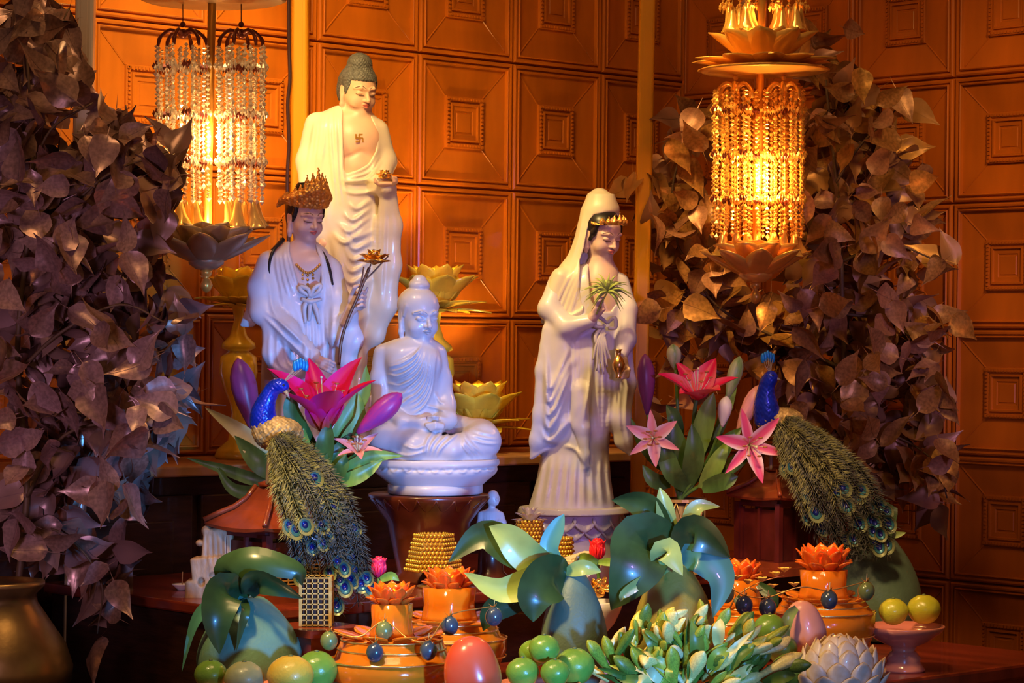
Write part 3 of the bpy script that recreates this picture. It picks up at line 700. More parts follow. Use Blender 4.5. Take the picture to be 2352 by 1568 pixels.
# gold crown in the veil
cr = Sculpt(1355, 1440, 465, 520, -100, 30, 1.4)
for k in range(-3, 4):
    a = k*.27; x, y = .40*math.sin(a), .06-.45*math.cos(a); hgt = .30-.05*abs(k)
    cr.chain([T((x, y, .27)), T((x*1.08, y*1.12, .27+hgt*.5)), T((x, y*1.02, .27+hgt))], [.04*hh, .05*hh, .012*hh], .03*hh)
for k in range(-5, 5):
    a = k*.27; a2 = a+.27
    cr.cap(T((.41*math.sin(a), .06-.455*math.cos(a), .25)), T((.41*math.sin(a2), .06-.455*math.cos(a2), .25)), .028*hh, .028*hh, 1)
cr.cap(T((0, -.42, .25)), T((0, -.41, .14)), .018*hh, .018*hh, 1)
cr.noise(1.2, .6, .6, .7)
cr.obj('gold_crown', M_goldpaint, root, OX, OY, sc)
# tasselled knot
ds = -78
for pts in ([(1392, 742, ds), (1370, 728, ds-6), (1364, 748, ds-6), (1384, 752, ds-4)], [(1392, 742, ds), (1408, 730, ds-4), (1410, 752, ds-2), (1394, 754, ds-4)], [(1386, 746, ds), (1366, 770, ds-4), (1372, 790, ds-4), (1388, 764, ds-4)]):
    ribbon(root, 'knot_loop', pts, [.004, .005, .004], M_white)
for i in range(6):
    x = 1360+i*8; ribbon(root, 'tassel', [(1384, 752, ds), ((1384+x)/2-4, 790, ds-6), (x, 826+((i*3) % 5)*8, ds-2)], [.0035, .004, .0015], M_white)
# hands
hd = Sculpt(1335, 1400, 660, 760, -135, -50, 1.5)
hd.chain([(1350, 740, -84), (1360, 728, -90)], [12, 12], 4); hd.ell((1366, 716, -94), (11, 17, 10), 4)
for i in range(4): hd.chain([(1366+i*4, 708-i, -96), (1368+i*4, 694-i*2, -104), (1371+i*3, 684, -100)], [4.4, 4, 3], 2)
hd.chain([(1374, 722, -100), (1382, 712, -108), (1380, 700, -108)], [5, 4.4, 3.2], 2)
hd.obj('hand', M_skin2, root, OX, OY, sc)
hd = Sculpt(1398, 1450, 800, 885, -125, -40, 1.5)
hd.chain([(1426, 812, -68), (1426, 826, -74)], [12, 12], 4); hd.ell((1428, 836, -76), (12, 16, 9), 4)
for i in range(4): hd.chain([(1436, 838+i*5, -78), (1440-i, 848+i*5, -90), (1430-i*2, 852+i*5, -98)], [4.4, 4.2, 3.2], 2)
hd.chain([(1418, 834, -84), (1412, 846, -92), (1412, 858, -94)], [4.8, 4.2, 3.2], 2)
hd.obj('hand', M_skin2, root, OX, OY, sc)
vz = thing('small_gold_vase', 'small gold vase hanging in the lowered hand of the veiled statue', 'vase', P(1420, 868, 5.5-.092))
MB().lathe([(.006, 0), (.007, .003), (.005, .006), (.013, .020), (.0145, .030), (.010, .042), (.005, .048), (.006, .058), (.009, .062), (.007, .062)], 18).obj('vase_body', M_gold, vz)
# green spray
sp = thing('green_spray', 'green feathery leaf spray held before the chest of the veiled statue', 'leaf', P(1376, 712, 5.5-.10))
M_spray = mat('spray_green', (.44, .55, .12), .45, noise=.25, nscale=60)
ssc = 5.4/F
def spv(px, py, d=0): return Vector(((px-1376)*ssc, d*ssc, -(py-712)*ssc))
b = MB(); b.tube([spv(1370, 722, 0), spv(1384, 690, -6), spv(1396, 668, -8)], .0018, 5); b.obj('stem', M_spray, sp)
for k in range(34):
    a = math.radians(-60+k*300/33+RNG.uniform(-8, 8)); L = RNG.uniform(36, 62); c0 = np.array((1394, 668, -8)); d = RNG.uniform(-16, 8)
    e = c0+np.array((math.cos(a)*L, -math.sin(a)*L*.8, d)); mid = (c0+e)/2+np.array((0, -6, -8))
    if e[0] > 1452: e[0] = 1452
    b = MB(); q = crom([c0, mid, e+np.array((0, 6, 0))], 4); b.tube([spv(*p) for p in q], [.0012, .0026, .003, .0032, .0028, .0022, .0016, .001, .0004][:len(q)], 4); b.obj('leaf_blade', M_spray, sp)
# lotus base
lb = Sculpt(1168, 1462, 1156, 1284, -150, 150, 2.4)
lb.loft([(1163, 1192, 1440, 0, 112), (1178, 1188, 1448, 0, 118)], 3); lb.loft([(1180, 1206, 1432, 0, 105), (1225, 1222, 1420, 0, 96), (1240, 1214, 1420, 0, 98), (1278, 1204, 1430, 0, 108)], 4)
lb.obj('lotus_base', M_white, root, OX, OY, sc)
for row, (yy, rr, tl, n, L) in enumerate(((1232, .100, .55, 16, .052), (1214, .104, .5, 16, .046))):
    me = petal_mesh('base_petal', L, .024, .010, -.006, M_white)
    for k in range(n):
        a = 2*PI*(k+.5*row)/n; p = px_v(1318, yy, 0)+Vector((rr*math.cos(a)*1.06, rr*math.sin(a)*.98, 0))
        o = link('base_petal', me, root, p); o.rotation_euler = Euler((-tl, 0, a-PI/2+PI), 'XYZ'); md = o.modifiers.new('solid', 'SOLIDIFY'); md.thickness = .004

# ---------------------------------------------------------------- seated white Buddha
OX, OY = 1002, 1132
root, sc = px_root('seated_statue', 'white seated statue with pleated robe on a rounded plinth, hands in its lap', 'statue', OX, OY, 4.9)
hc, hh, hy, hp = (962, 726, -8), 122, math.radians(30), math.radians(8)
sk = Sculpt(846, 1162, 626, 1064, -165, 110, 1.7)
R, T = head(sk, hc, hh, hy, hp, 0, 1, .5, 1.0)
sk.ell(T((0, .06, .20)), (.385*hh, .36*hh, .42*hh), 3, R); sk.ell(T((0, .06, .58)), (.2*hh, .14*hh, .2*hh), .04*hh, R); sk.ell(T((0, .06, .68)), (.13*hh, .10*hh, .13*hh), .03*hh, R)
for s in (-1, 1): sk.chain([T((s*.30, -.10, .2)), T((s*.33, -.04, .02))], [.06*hh, .03*hh], .03*hh)
sk.ell(T((0, -.62, -.05)), (.36*hh, .20*hh, .22*hh), .02*hh, R, 'd') if False else None
features(sk, R, T, hh, root, OX, OY, sc, M_white, M_white)
sk.H = np.zeros((len(sk.X), len(sk.Z)), dtype=np.float32)
sk.loft([(772, 930, 985, 4, 32), (786, 888, 1006, 2, 46), (806, 872, 1014, 0, 58), (850, 876, 1016, 0, 60), (900, 886, 1018, 0, 58), (950, 890, 1026, 0, 60), (990, 880, 1040, 0, 70)], 12)
sk.ell((930, 838, -44), (34, 30, 22), 18); sk.ell((984, 836, -36), (30, 30, 22), 18)
sk.chain([(880, 812, -6), (872, 870, -10), (876, 930, -22), (930, 966, -74), (978, 972, -96)], [22, 21, 20, 17, 14], 10)
sk.chain([(1006, 812, 6), (1014, 870, 4), (1024, 930, -16), (1030, 962, -60), (1008, 976, -94)], [20, 22, 22, 20, 14], 12)
sk.chain([(890, 990, 20), (890, 1010, -50), (960, 1020, -100), (1040, 1026, -110)], [34, 38, 32, 24], 16)
sk.chain([(1040, 985, 30), (1104, 1002, -30), (1110, 1010, -60), (1040, 1026, -110)], [34, 38, 38, 24], 16)
sk.loft([(1020, 880, 1134, -20, 100), (1050, 872, 1142, -20, 104), (1056, 880, 1136, -20, 100)], 10)
sk.ell((1000, 974, -104), (26, 9, 16), 5)
for i in range(4): sk.chain([(984+i*3, 972+i*3, -116), (1004, 968+i*3, -120), (1020, 972+i*2, -114)], [4.4, 4.2, 3.4], 2)
sk.chain([(988, 962, -104), (1000, 957, -110), (1008, 960, -108)], [4.4, 4, 3], 2)
sk.folds([(896, 842), (925, 834), (952, 818), (968, 796)], [(950, 950), (976, 930), (994, 890), (1004, 806)], 11, 7.0, 2.7)
sk.folds([(892, 860), (920, 862), (945, 850)], [(894, 920), (925, 925), (950, 905)], 4, 5.4, 3.6)
sk.folds([(1000, 900), (1010, 920), (1022, 925)], [(960, 958), (1000, 952), (1032, 958)], 3, 4.5, 3.5)
sk.stroke([(896, 836), (930, 826), (962, 806), (974, 784)], 3.5, 4)
sk.folds([(1000, 985), (985, 1010), (980, 1040)], [(1060, 985), (1020, 1020), (1005, 1045)], 4, 6.48, 4.5)
sk.folds([(1064, 985), (1080, 1010), (1110, 1040)], [(1064, 1010), (1070, 1024), (1085, 1042)], 3, 6.12, 4)
sk.folds([(930, 1016), (960, 1024), (985, 1014)], [(900, 1030), (940, 1040), (985, 1030)], 2, 5.4, 4)
sk.folds([(1090, 984), (1110, 990), (1138, 996)], [(1080, 1002), (1110, 1012), (1146, 1016)], 3, 4.5, 4)
sk.obj('body', M_white, root, OX, OY, sc)
pb = Sculpt(846, 1162, 1044, 1134, -165, 140, 2.2)
pb.loft([(1052, 858, 1146, -16, 124), (1062, 856, 1148, -16, 126), (1070, 860, 1144, -16, 124), (1084, 864, 1140, -16, 122), (1100, 884, 1122, -16, 112), (1112, 900, 1108, -16, 104)], 4, 2.3)
pb.stroke([(860, 1070), (930, 1072), (1000, 1073), (1146, 1070)], -3.5, 3, .02)
for k in range(9): x = 880+k*31; pb.stroke([(x-13, 1068), (x, 1078), (x+13, 1068)], 2.5, 3)
pb.obj('lotus_plinth', M_white, root, OX, OY, sc)
b = MB(); b.lathe([(.088, 0), (.092, .002), (.092, .018), (.088, .020)], 40, 0, px_v(1000, 1132, -16)); b.obj('plinth_slab', M_white, root)
st = thing('pedestal', 'round dark red wooden pedestal carved with scallops under the seated white statue', 'pedestal', P(985, 1132, 4.9)-Vector((0, 0, 0)))
hgt = P(985, 1132, 4.9).z-ZC-ZT
MB().lathe([(.070, -hgt), (.074, -hgt+.006), (.060, -hgt+.02), (.082, -.055), (.106, -.022), (.115, -.012), (.118, -.004), (.116, -.0012), (.001, -.0012)], 48).obj('turned_body', mat('dark_red_carved_wood', (.12, .026, .010), .3, noise=.3, nscale=20, coat=.3), st, True)
for k in range(20):
    a = 2*PI*k/20; b = MB(); q = []
    for i in range(7):
        aa = a+(i/6-.5)*2*PI/20; r = .118-.020*math.sin(i/6*PI); q.append((r*math.cos(aa), r*math.sin(aa), -.008-.022*math.sin(i/6*PI)))
    b.tube(q, .0018, 5); b.obj('scallop', MATS['dark_red_carved_wood'], st)

# ---------------------------------------------------------------- small monk figurine on a little stand
zb = ZT+.045
Ym = 4.98; OX, OY = 1128, 1226
root, sc = px_root('monk_figurine', 'tiny white monk figurine standing in front of the rounded plinth', 'figurine', OX, OY, Ym)
mk = Sculpt(1080, 1180, 1112, 1230, -50, 50, 1.3)
mk.ell((1132, 1144, 0), (15, 19, 17), 2); mk.ell((1137, 1152, -8), (9, 9, 8), 4); mk.cap((1130, 1160, 0), (1129, 1172, 0), 8, 9, 3)
mk.loft([(1168, 1118, 1142, 0, 10), (1176, 1104, 1150, 0, 18), (1195, 1098, 1156, 0, 22), (1215, 1100, 1156, 0, 24), (1225, 1104, 1152, 0, 24)], 4)
mk.chain([(1106, 1182, -4), (1104, 1200, -12), (1124, 1202, -24)], [9, 9, 6], 4); mk.chain([(1150, 1182, -4), (1154, 1200, -12), (1132, 1204, -24)], [8, 9, 6], 4)
for s in (0, 1): mk.ell((1119+s*27, 1146, 2), (3, 6, 4), 2)
mk.ell((1141, 1146, -15), (2.4, 4, 3), 2)
mk.folds([(1112, 1180), (1114, 1205), (1110, 1224)], [(1146, 1180), (1146, 1205), (1150, 1224)], 6, 1.6, 3)
mk.obj('body', M_white, root, OX, OY, sc)
hgt = P(OX, OY, Ym).z-ZC-ZT
sd = thing('figurine_stand', 'small dark wooden stand under the tiny monk figurine', 'stand', P(OX, OY, Ym)-Vector((0, 0, hgt)))
MB().lathe([(.034, 0), (.036, .004), (.026, .014), (.024, hgt-.014), (.033, hgt-.006), (.033, hgt-.0015), (.001, hgt-.0015)], 24).obj('stand_body', MATS['dark_red_carved_wood'], sd)
# ================================================================ hanging lanterns, amber lotus lamps
class Px:
    """a thing whose local frame is measured in photo pixels at depth Y (1 px = Y/F metres)"""
    def __init__(s, name, label, cat, ox, oy, Y, group=None):
        s.root, s.sc = px_root(name, label, cat, ox, oy, Y, group); s.ox, s.oy, s.Y = ox, oy, Y
    def v(s, px, py, d=0): return Vector(((px-s.ox)*s.sc, d*s.sc, -(py-s.oy)*s.sc))
    def tube(s, name, pts, rad, m, n=6, sm=6, parent=None):
        q = crom(pts, sm) if len(pts) > 2 else pts; N = len(q)
        rr = [r*s.sc for r in np.interp(np.linspace(0, 1, N), np.linspace(0, 1, len(rad)), rad)] if hasattr(rad, '__len__') else rad*s.sc
        b = MB(); b.tube([s.v(*p) for p in q], rr, n); return b.obj(name, m, parent or s.root)
    def blade(s, name, pts, wd, m, fold=.25, twist=0., parent=None, wpow=1., nsm=5, base=.15, curl=0.):
        """a leaf along pts, wd = half width in px; front is towards the camera unless twisted"""
        q = np.array(crom(pts, nsm)); N = len(q); v = []; f = []
        P3 = np.stack([q[:, 0], q[:, 2], -q[:, 1]], 1)
        for i in range(N):
            t = i/(N-1); T = P3[min(i+1, N-1)]-P3[max(i-1, 0)]; T = T/(np.linalg.norm(T)+1e-9)
            sd = np.cross(T, (0, -1, 0)); sd = sd/(np.linalg.norm(sd)+1e-9); nr = np.cross(sd, T)
            a = twist*(.4+.6*t); sd, nr = sd*math.cos(a)+nr*math.sin(a), nr*math.cos(a)-sd*math.sin(a)
            w_ = wd*max((math.sin(PI*(base+(1-base)*t)**wpow))**.85 if t < 1 else 0, .02)
            for j in (-1, -.5, 0, .5, 1):
                p = P3[i]+sd*w_*j+nr*(w_*fold*(abs(j)**1.3)+curl*w_*j); v.append(((p[0]-s.ox)*s.sc, p[1]*s.sc, (p[2]+s.oy)*s.sc))
        for i in range(N-1):
            for j in range(4): a = i*5+j; f.append((a, a+1, a+6, a+5))
        return link(name, set_mesh(name, v, f, m), parent or s.root)
M_crystal = mat('pale_crystal_bead', (.95, .84, .62), .14, .30, coat=.3)
M_goldbead = mat('gold_crystal_bead', (1.0, .62, .14), .18, .35, coat=.3)
M_maroon = mat('maroon_bead', (.22, .05, .03), .25, .3)
M_lpole = mat('lantern_pole_gold', (.72, .38, .07), .32, .55, noise=.1, nscale=15)
M_lotusgold = mat('lotus_petal_gilt', (.62, .42, .20), .34, .35, noise=.12, nscale=20)
def strand_mesh(L, m, seed, name='bead_strand'):
    r = np.random.default_rng(seed); b = MB(); z = 0.; k = 0
    b.tube([(0, 0, 0), (0, 0, -L)], .0006, 3)
    while z > -L+.008:
        k += 1
        if k % 9 == 5:
            for a in range(5): b.octa((.006*math.cos(a*1.257), .006*math.sin(a*1.257), z-.006+.003*(a % 2)), .0038, .0075, 1 if seed % 3 == 0 else 0)
            z -= .016
        elif k % 3 == 0: b.octa((r.uniform(-.0015, .0015), 0, z-.006), .0054, .0070, 0); z -= .0125
        else: b.octa((0, 0, z-.004), .0049, .0038, 0); z -= .0078
    return b.mesh(name, [m, M_maroon], False)
def bell_mesh(m, h=.045, r=.020):
    prof = [(.0025, 0), (.006, -.10*h), (.0085, -.35*h), (.011, -.62*h), (.016, -.84*h), (r, -.95*h), (r*1.12, -h), (r*.9, -.94*h), (.013, -.80*h), (.008, -.5*h), (.002, -.2*h)]
    b = MB(); b.lathe(prof, 20, 0, (0, 0, 0), lambda a, t: 1+(.22 if .4 < t < .8 else 0)*math.cos(5*a), False); b.tube([(0, 0, 0), (0, 0, .014)], .0008, 4); return b.mesh('trumpet_flower', m)
def bracket(p, c, half, m, lat=0.):
    b = MB()
    for k in range(6):
        a = 2*PI*k/6+.3; x, y = math.cos(a), math.sin(a)
        q = crom([(0, 0, .010), (x*half*.5, y*half*.5, .018), (x*half*.9, y*half*.9, .004), (x*half, y*half, -.014)], 4)
        b.tube(q, [.0035, .0045, .0045, .004, .0045, .004, .0035, .0035, .004, .0045, .004, .0035, .003][:len(q)], 5)
    b.sphere((0, 0, .012), .010, 8, 6); b.sphere((0, 0, .030), .006, 8, 6); b.tube([(0, 0, .03), (0, 0, .075)], .0012, 4)
    return b.obj('hanger', m, p.root, True, c)
def lantern(label, cx, Y, pole_x, ytop, plate_y, plate_r, hang_y, cl, str_y, bell_y, bowl_y, bowl_r, fin_y, bead, glow, upper_petals, group='hanging lotus lanterns'):
    M_lotusgold = mat('lotus_petal_lit', (.86, .46, .09), .30, .35, noise=.12, nscale=20) if upper_petals else mat('lotus_petal_dim', (.34, .24, .14), .36, .35, noise=.12, nscale=20)  # golden glow painted into the right lantern's petals, left ones painted duller
    p = Px('hanging_lantern', label, 'lantern', cx, bowl_y, Y, group); sc = p.sc
    x0, x1 = pole_x
    p.tube('pole', [(x0, ytop, 0), (x1, bowl_y+10, 0)], 9.5, M_lpole, 14)
    # saucer with its ring of petals
    o = MB().lathe([(.004, -.004), (plate_r*.5*sc, -.005), (plate_r*.92*sc, 0), (plate_r*sc, .004), (plate_r*.95*sc, .007), (plate_r*.5*sc, .001), (.004, .001)], 40).obj('saucer', M_lotusgold, p.root, True, p.v(x0+2, plate_y))
    def ring(cy, xc, n, L, wd, tilt, cup, curl, ph=0., z=0.):
        me = petal_mesh('petal', L*sc, wd*sc, cup*sc, curl*sc, M_lotusgold, 8, .85)
        for k in range(n):
            a = 2*PI*k/n+ph; o = link('petal', me, p.root, p.v(xc, cy)+Vector((-math.sin(a)*12*sc, math.cos(a)*12*sc, z)), Euler((-tilt, 0, a), 'XYZ'))
            md = o.modifiers.new('solid', 'SOLIDIFY'); md.thickness = .0016
    if upper_petals:
        ring(plate_y-4, x0+2, 9, plate_r*.95, plate_r*.32, .98, 20, -8, .2); ring(plate_y-6, x0+2, 8, plate_r*.74, plate_r*.30, .62, 18, -4, .55); ring(plate_y-4, x0+2, 10, plate_r*1.05, plate_r*.30, 1.38, 8, 6, .0)
    else:
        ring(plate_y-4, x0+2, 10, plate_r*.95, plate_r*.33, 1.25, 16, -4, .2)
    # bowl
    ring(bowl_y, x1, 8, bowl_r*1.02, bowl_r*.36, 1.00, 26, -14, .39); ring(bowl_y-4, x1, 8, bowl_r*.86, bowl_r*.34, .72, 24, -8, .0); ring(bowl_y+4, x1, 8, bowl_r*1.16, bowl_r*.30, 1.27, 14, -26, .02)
    MB().lathe([(.003, -.014), (.020, -.012), (.034, -.002), (.036, .010), (.024, .014), (.003, .014)], 24).obj('bowl_base', M_lotusgold, p.root, True, p.v(x1, bowl_y))
    f = fin_y-bowl_y
    MB().lathe([(.002, -f*sc-.014), (.008, -f*sc-.010), (.0125, -f*sc), (.008, -f*sc+.011), (.004, -f*sc+.015), (.010, -f*sc+.020), (.012, -.014), (.003, -.010)], 16).obj('finial', M_lpole, p.root, True, p.v(x1, bowl_y))
    for ci, (xc, rc) in enumerate(cl):
        bracket(p, p.v(xc, hang_y), rc*sc*.95, M_maroon if bead is M_crystal else M_goldbead)
        Ls = [(str_y[1]-str_y[0])*sc*f_ for f_ in (1., .93)]
        meshes = [strand_mesh(Ls[i % 2], bead, 11+i+ci) for i in range(3)]
        nst = 24
        for k in range(nst):
            a = 2*PI*k/nst; rr = rc*(1. if k % 3 else .62)
            o = link('bead_strand', meshes[k % 3], p.root, p.v(xc+rr*math.cos(a), str_y[0]+(0 if k % 2 else 6), rr*math.sin(a)), (0, RNG.uniform(-.012, .012), a))
        bm = bell_mesh(M_goldbead, (bell_y[1]-bell_y[0])*sc, 19*sc+.001)
        for k in range(6):
            a = 2*PI*k/6+.4; link('trumpet_flower', bm, p.root, p.v(xc+rc*.62*math.cos(a), bell_y[0]+(k % 2)*5, rc*.62*math.sin(a)), (RNG.uniform(-.15, .15), RNG.uniform(-.2, .2), a))
    ld = bpy.data.lights.new('lantern_light', 'POINT'); ld.color = AMBER if bead is M_goldbead else (1.0, .55, .22); ld.energy = glow; ld.shadow_soft_size = .012
    lo = bpy.data.objects.new('lantern_light', ld); COL.objects.link(lo); lo.parent = p.root; lo.location = p.v(x1+16, bowl_y-34, -26)
    strand_fill = bpy.data.objects.new('lantern_light', ld.copy()); COL.objects.link(strand_fill); strand_fill.parent = p.root; strand_fill.data.energy = glow*.26; strand_fill.data.shadow_soft_size = .03; strand_fill.location = p.v((cl[0][0]+cl[1][0])/2+4, (str_y[0]+str_y[1])/2+40, -34)  # second light among the strands, added to brighten leaves and beads
    return p
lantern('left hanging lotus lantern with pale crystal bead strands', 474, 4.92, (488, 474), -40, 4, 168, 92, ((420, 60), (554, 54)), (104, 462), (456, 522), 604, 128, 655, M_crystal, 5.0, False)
lr = lantern('right hanging lotus lantern with bright glowing gold bead strands', 1740, 5.2, (1752, 1735), -60, 166, 152, 212, ((1690, 50), (1800, 46)), (205, 545), (530, 588), 634, 112, 682, M_goldbead, 17, True)
bm = bell_mesh(M_goldbead, 62*lr.sc, 20*lr.sc); sm_ = strand_mesh(60*lr.sc, M_goldbead, 5)
for xc in (1698, 1812):
    for k in range(5):
        a = 2*PI*k/5+.2; link('trumpet_flower', bm, lr.root, lr.v(xc+26*math.cos(a), 10+(k % 2)*6, 26*math.sin(a)), (0, RNG.uniform(-.15, .15), a))
        link('bead_strand', sm_, lr.root, lr.v(xc+40*math.cos(a), -30, 40*math.sin(a)))
ld = bpy.data.lights.new('lantern_light', 'POINT'); ld.color = AMBER; ld.energy = 8.0; ld.shadow_soft_size = .012
lo = bpy.data.objects.new('lantern_light', ld); COL.objects.link(lo); lo.parent = lr.root; lo.location = lr.v(1768, 118, -30)

# amber glass lotus lamps on gold vases at the back
M_amberglass = mat('amber_glass_petal', (1.0, .70, .06), .12, 0, trans=.15, noise=.12, nscale=25, coat=.3)
M_yellowgold = mat('yellow_glazed_gold', (.92, .62, .04), .22, .10, noise=.15, nscale=18, coat=.4)
def back_lotus(label, cx, cy, Y, r, vase, base_y, group):
    p = Px('lotus_lamp', label, 'lamp', cx, base_y, Y, group); sc = p.sc
    for n, L, wd, tl, cup, ph in ((7, 1.0, .40, .34, 16, 0.), (8, 1.02, .38, .72, 14, .3), (8, .9, .26, 1.25, 6, .1), (6, 1.0, .20, 1.50, 3, .4)):
        me = petal_mesh('petal', L*r*sc, wd*r*sc, cup*sc, .12*r*sc, M_amberglass, 8, .8)
        for k in range(n):
            a = 2*PI*k/n+ph; o = link('petal', me, p.root, p.v(cx, cy)+Vector((-math.sin(a)*14*sc, math.cos(a)*14*sc, 0)), Euler((-tl, 0, a), 'XYZ'))
            md = o.modifiers.new('solid', 'SOLIDIFY'); md.thickness = .0022
    h = (base_y-cy)*sc
    prof = [(.030, 0), (.034, .004), (.030, .012), (.014, .022)]
    if vase: prof = [(52*sc, 0), (56*sc, .006), (50*sc, .02), (24*sc, .04), (16*sc, h*.30), (20*sc, h*.36), (34*sc, h*.45), (44*sc, h*.56), (42*sc, h*.66), (24*sc, h*.70), (40*sc, h*.72), (38*sc, h*.75), (20*sc, h*.80), (10*sc, h*.90), (14*sc, h*.98), (30*sc, h)]
    else: prof = [(46*sc, 0), (50*sc, .005), (30*sc, .012), (16*sc, h*.5), (26*sc, h*.9), (34*sc, h)]
    MB().lathe(prof, 32).obj('vase', M_yellowgold, p.root)
    ld = bpy.data.lights.new('lotus_fill', 'POINT'); ld.color = (1, .62, .2); ld.energy = 3.6; ld.shadow_soft_size = .01  # inner fill light, added to brighten the glass petals and vase
    lo = bpy.data.objects.new('lotus_fill', ld); COL.objects.link(lo); lo.parent = p.root; lo.location = p.v(cx, cy-42)
    return p
def shelf_base(px, Y): return H0/2-(ZS*F/Y)-(px-W0/2)*math.tan(ROLL)*-1*0+0
def base_y(px, Y, z):
    """photo row of a point at height z (below the lens) seen in column px at depth Y"""
    lo, hi = 0, 4000
    for _ in range(40):
        m = (lo+hi)/2
        if P(px, m, Y).z-ZC > z: lo = m
        else: hi = m
    return lo
for lab, cx, cy, Y, r, vs_ in (('amber glass lotus lamp on a gold vase behind the crowned statue', 548, 700, 5.36, 98, True),
                          ('amber glass lotus lamp rising behind the head of the seated white statue', 1000, 712, 5.72, 116, True),
                          ('low amber glass lotus lamp at the right elbow of the seated white statue', 1098, 982, 5.83, 120, False)):
    back_lotus(lab, cx, cy, Y, r, vs_, base_y(cx, Y, ZS), 'amber lotus lamps on the back shelf')
# ================================================================ gilded leaf trees
M_leaf = [mat('gilded_leaf', (.46, .22, .06), .36, .35, noise=.3, nscale=12, spec=.4), mat('dull_gilded_leaf', (.34, .16, .06), .42, .25, noise=.3, nscale=12), mat('mauve_brown_leaf', (.36, .17, .10), .40, .25, noise=.25, nscale=12)]
M_leafL = [mat('violet_lit_leaf', (.36, .20, .14), .30, .35, noise=.3, nscale=12), mat('dark_violet_lit_leaf', (.23, .12, .095), .33, .3, noise=.3, nscale=12), mat('brown_violet_lit_leaf', (.31, .17, .145), .32, .3, noise=.25, nscale=12)]  # gilded leaves of the left tree with the violet light put into their colour
M_twig = mat('brown_twig', (.12, .065, .03), .6, .2)
def tree_leaf(seed, m, bend, fold):
    r = np.random.default_rng(seed); n = 8; v = []; f = []
    wid = [.02, .20, .295, .325, .305, .245, .155, .055, .004]
    for i in range(n+1):
        t = i/n; z = t-.08*math.sin(PI*t); y = bend*t*t+.05*math.sin(5*t+seed)
        for j in (-1, -.5, 0, .5, 1):
            rip = .025*math.sin(9*t+3*j+seed)*abs(j)
            v.append((wid[i]*j*(1+.06*r.uniform(-1, 1)), y-fold*abs(j)*wid[i]+rip, z-.10*abs(j)*(1-t)*wid[i]))
    for i in range(n):
        for j in range(4): a = i*5+j; f.append((a, a+1, a+6, a+5))
    o = len(v)
    for i in range(n+1):                       # raised midrib
        t = i/n; k = i*5+2; w_ = .014*(1-t)+.002
        v += [(v[k][0]-w_, v[k][1]-.012, v[k][2]), (v[k][0]+w_, v[k][1]-.012, v[k][2])]
    for i in range(n): a = o+2*i; f.append((a, a+1, a+3, a+2))
    v.append((0, .01, -.35)); v.append((.012, 0, 0)); v.append((-.012, 0, 0)); q = len(v); f.append((q-3, q-2, q-1))
    return set_mesh('leaf', v, f, m)
def leaf_rot(az, roll, tilt):
    """az: direction of the tip in the picture plane (0 = up, + = right), tilt = towards (+) the camera, roll = about own axis"""
    return Matrix.Rotation(az, 4, 'Y') @ Matrix.Rotation(tilt, 4, 'X') @ Matrix.Rotation(roll, 4, 'Z')
def tree(label, root_px, Y, blobs, branches, count, seed, size=(70, 110), extra=220, depth=.22, nm='gilded_tree', LM=None):
    LM = LM or M_leaf
    r = np.random.default_rng(seed); p = Px(nm, label, 'plant', root_px[0], root_px[1], Y)
    var = [[tree_leaf(i*7+seed, LM[i % 3], b, fo) for i, (b, fo) in enumerate(((-.15, .30), (-.40, .45), (.10, .25), (-.30, -.20), (-.60, .35), (.22, .40)))]][0]
    for pts, rad in branches: p.tube('branch', pts, rad, M_twig, 6, 6)
    wts = np.array([b[4] for b in blobs], float); wts /= wts.sum(); allb = []
    tot = count+extra
    for i in range(tot):
        b = blobs[r.choice(len(blobs), p=wts)]; a = r.uniform(0, 2*PI); q = math.sqrt(r.uniform(0, 1))
        x = b[0]+b[2]*q*math.cos(a); y = b[1]+b[3]*q*math.sin(a); dd = b[5] if len(b) > 5 else 0
        s = r.uniform(*size); az = math.atan2((x-b[0]), -(y-b[1])+1e-3)*.6+r.normal(PI*.75*(1 if r.random() < .5 else -1), .9)
        allb.append((x, y, dd+r.uniform(-depth, depth)/p.sc*(1 if i < count else .7), s, az, r.normal(0, .75), r.normal(.1, .5), r.integers(6), i))
    v = []; f = []; mi = []
    bm_v = [np.array([c.co for c in me.vertices]) for me in var]; bm_f = [[tuple(pp.vertices) for pp in me.polygons] for me in var]
    for (x, y, d, s, az, ro, ti_, k, i) in allb:
        M = leaf_rot(az, ro, ti_)
        if i < count:
            o = link('leaf', var[k], p.root); o.matrix_basis = Matrix.Translation(p.v(x, y, d)) @ M @ Matrix.Scale(s*p.sc, 4)
        else:
            A = np.array(M.to_3x3())*s*p.sc; w_ = bm_v[k] @ A.T+np.array(p.v(x, y, d+.12/p.sc)); n0 = len(v); v += w_.tolist(); f += [tuple(a+n0 for a in q) for q in bm_f[k]]; mi += [k % 3]*len(bm_f[k])
    o = link('inner_foliage', set_mesh('inner_foliage', v, f, LM, mi), p.root); o['kind'] = 'stuff'
    return p
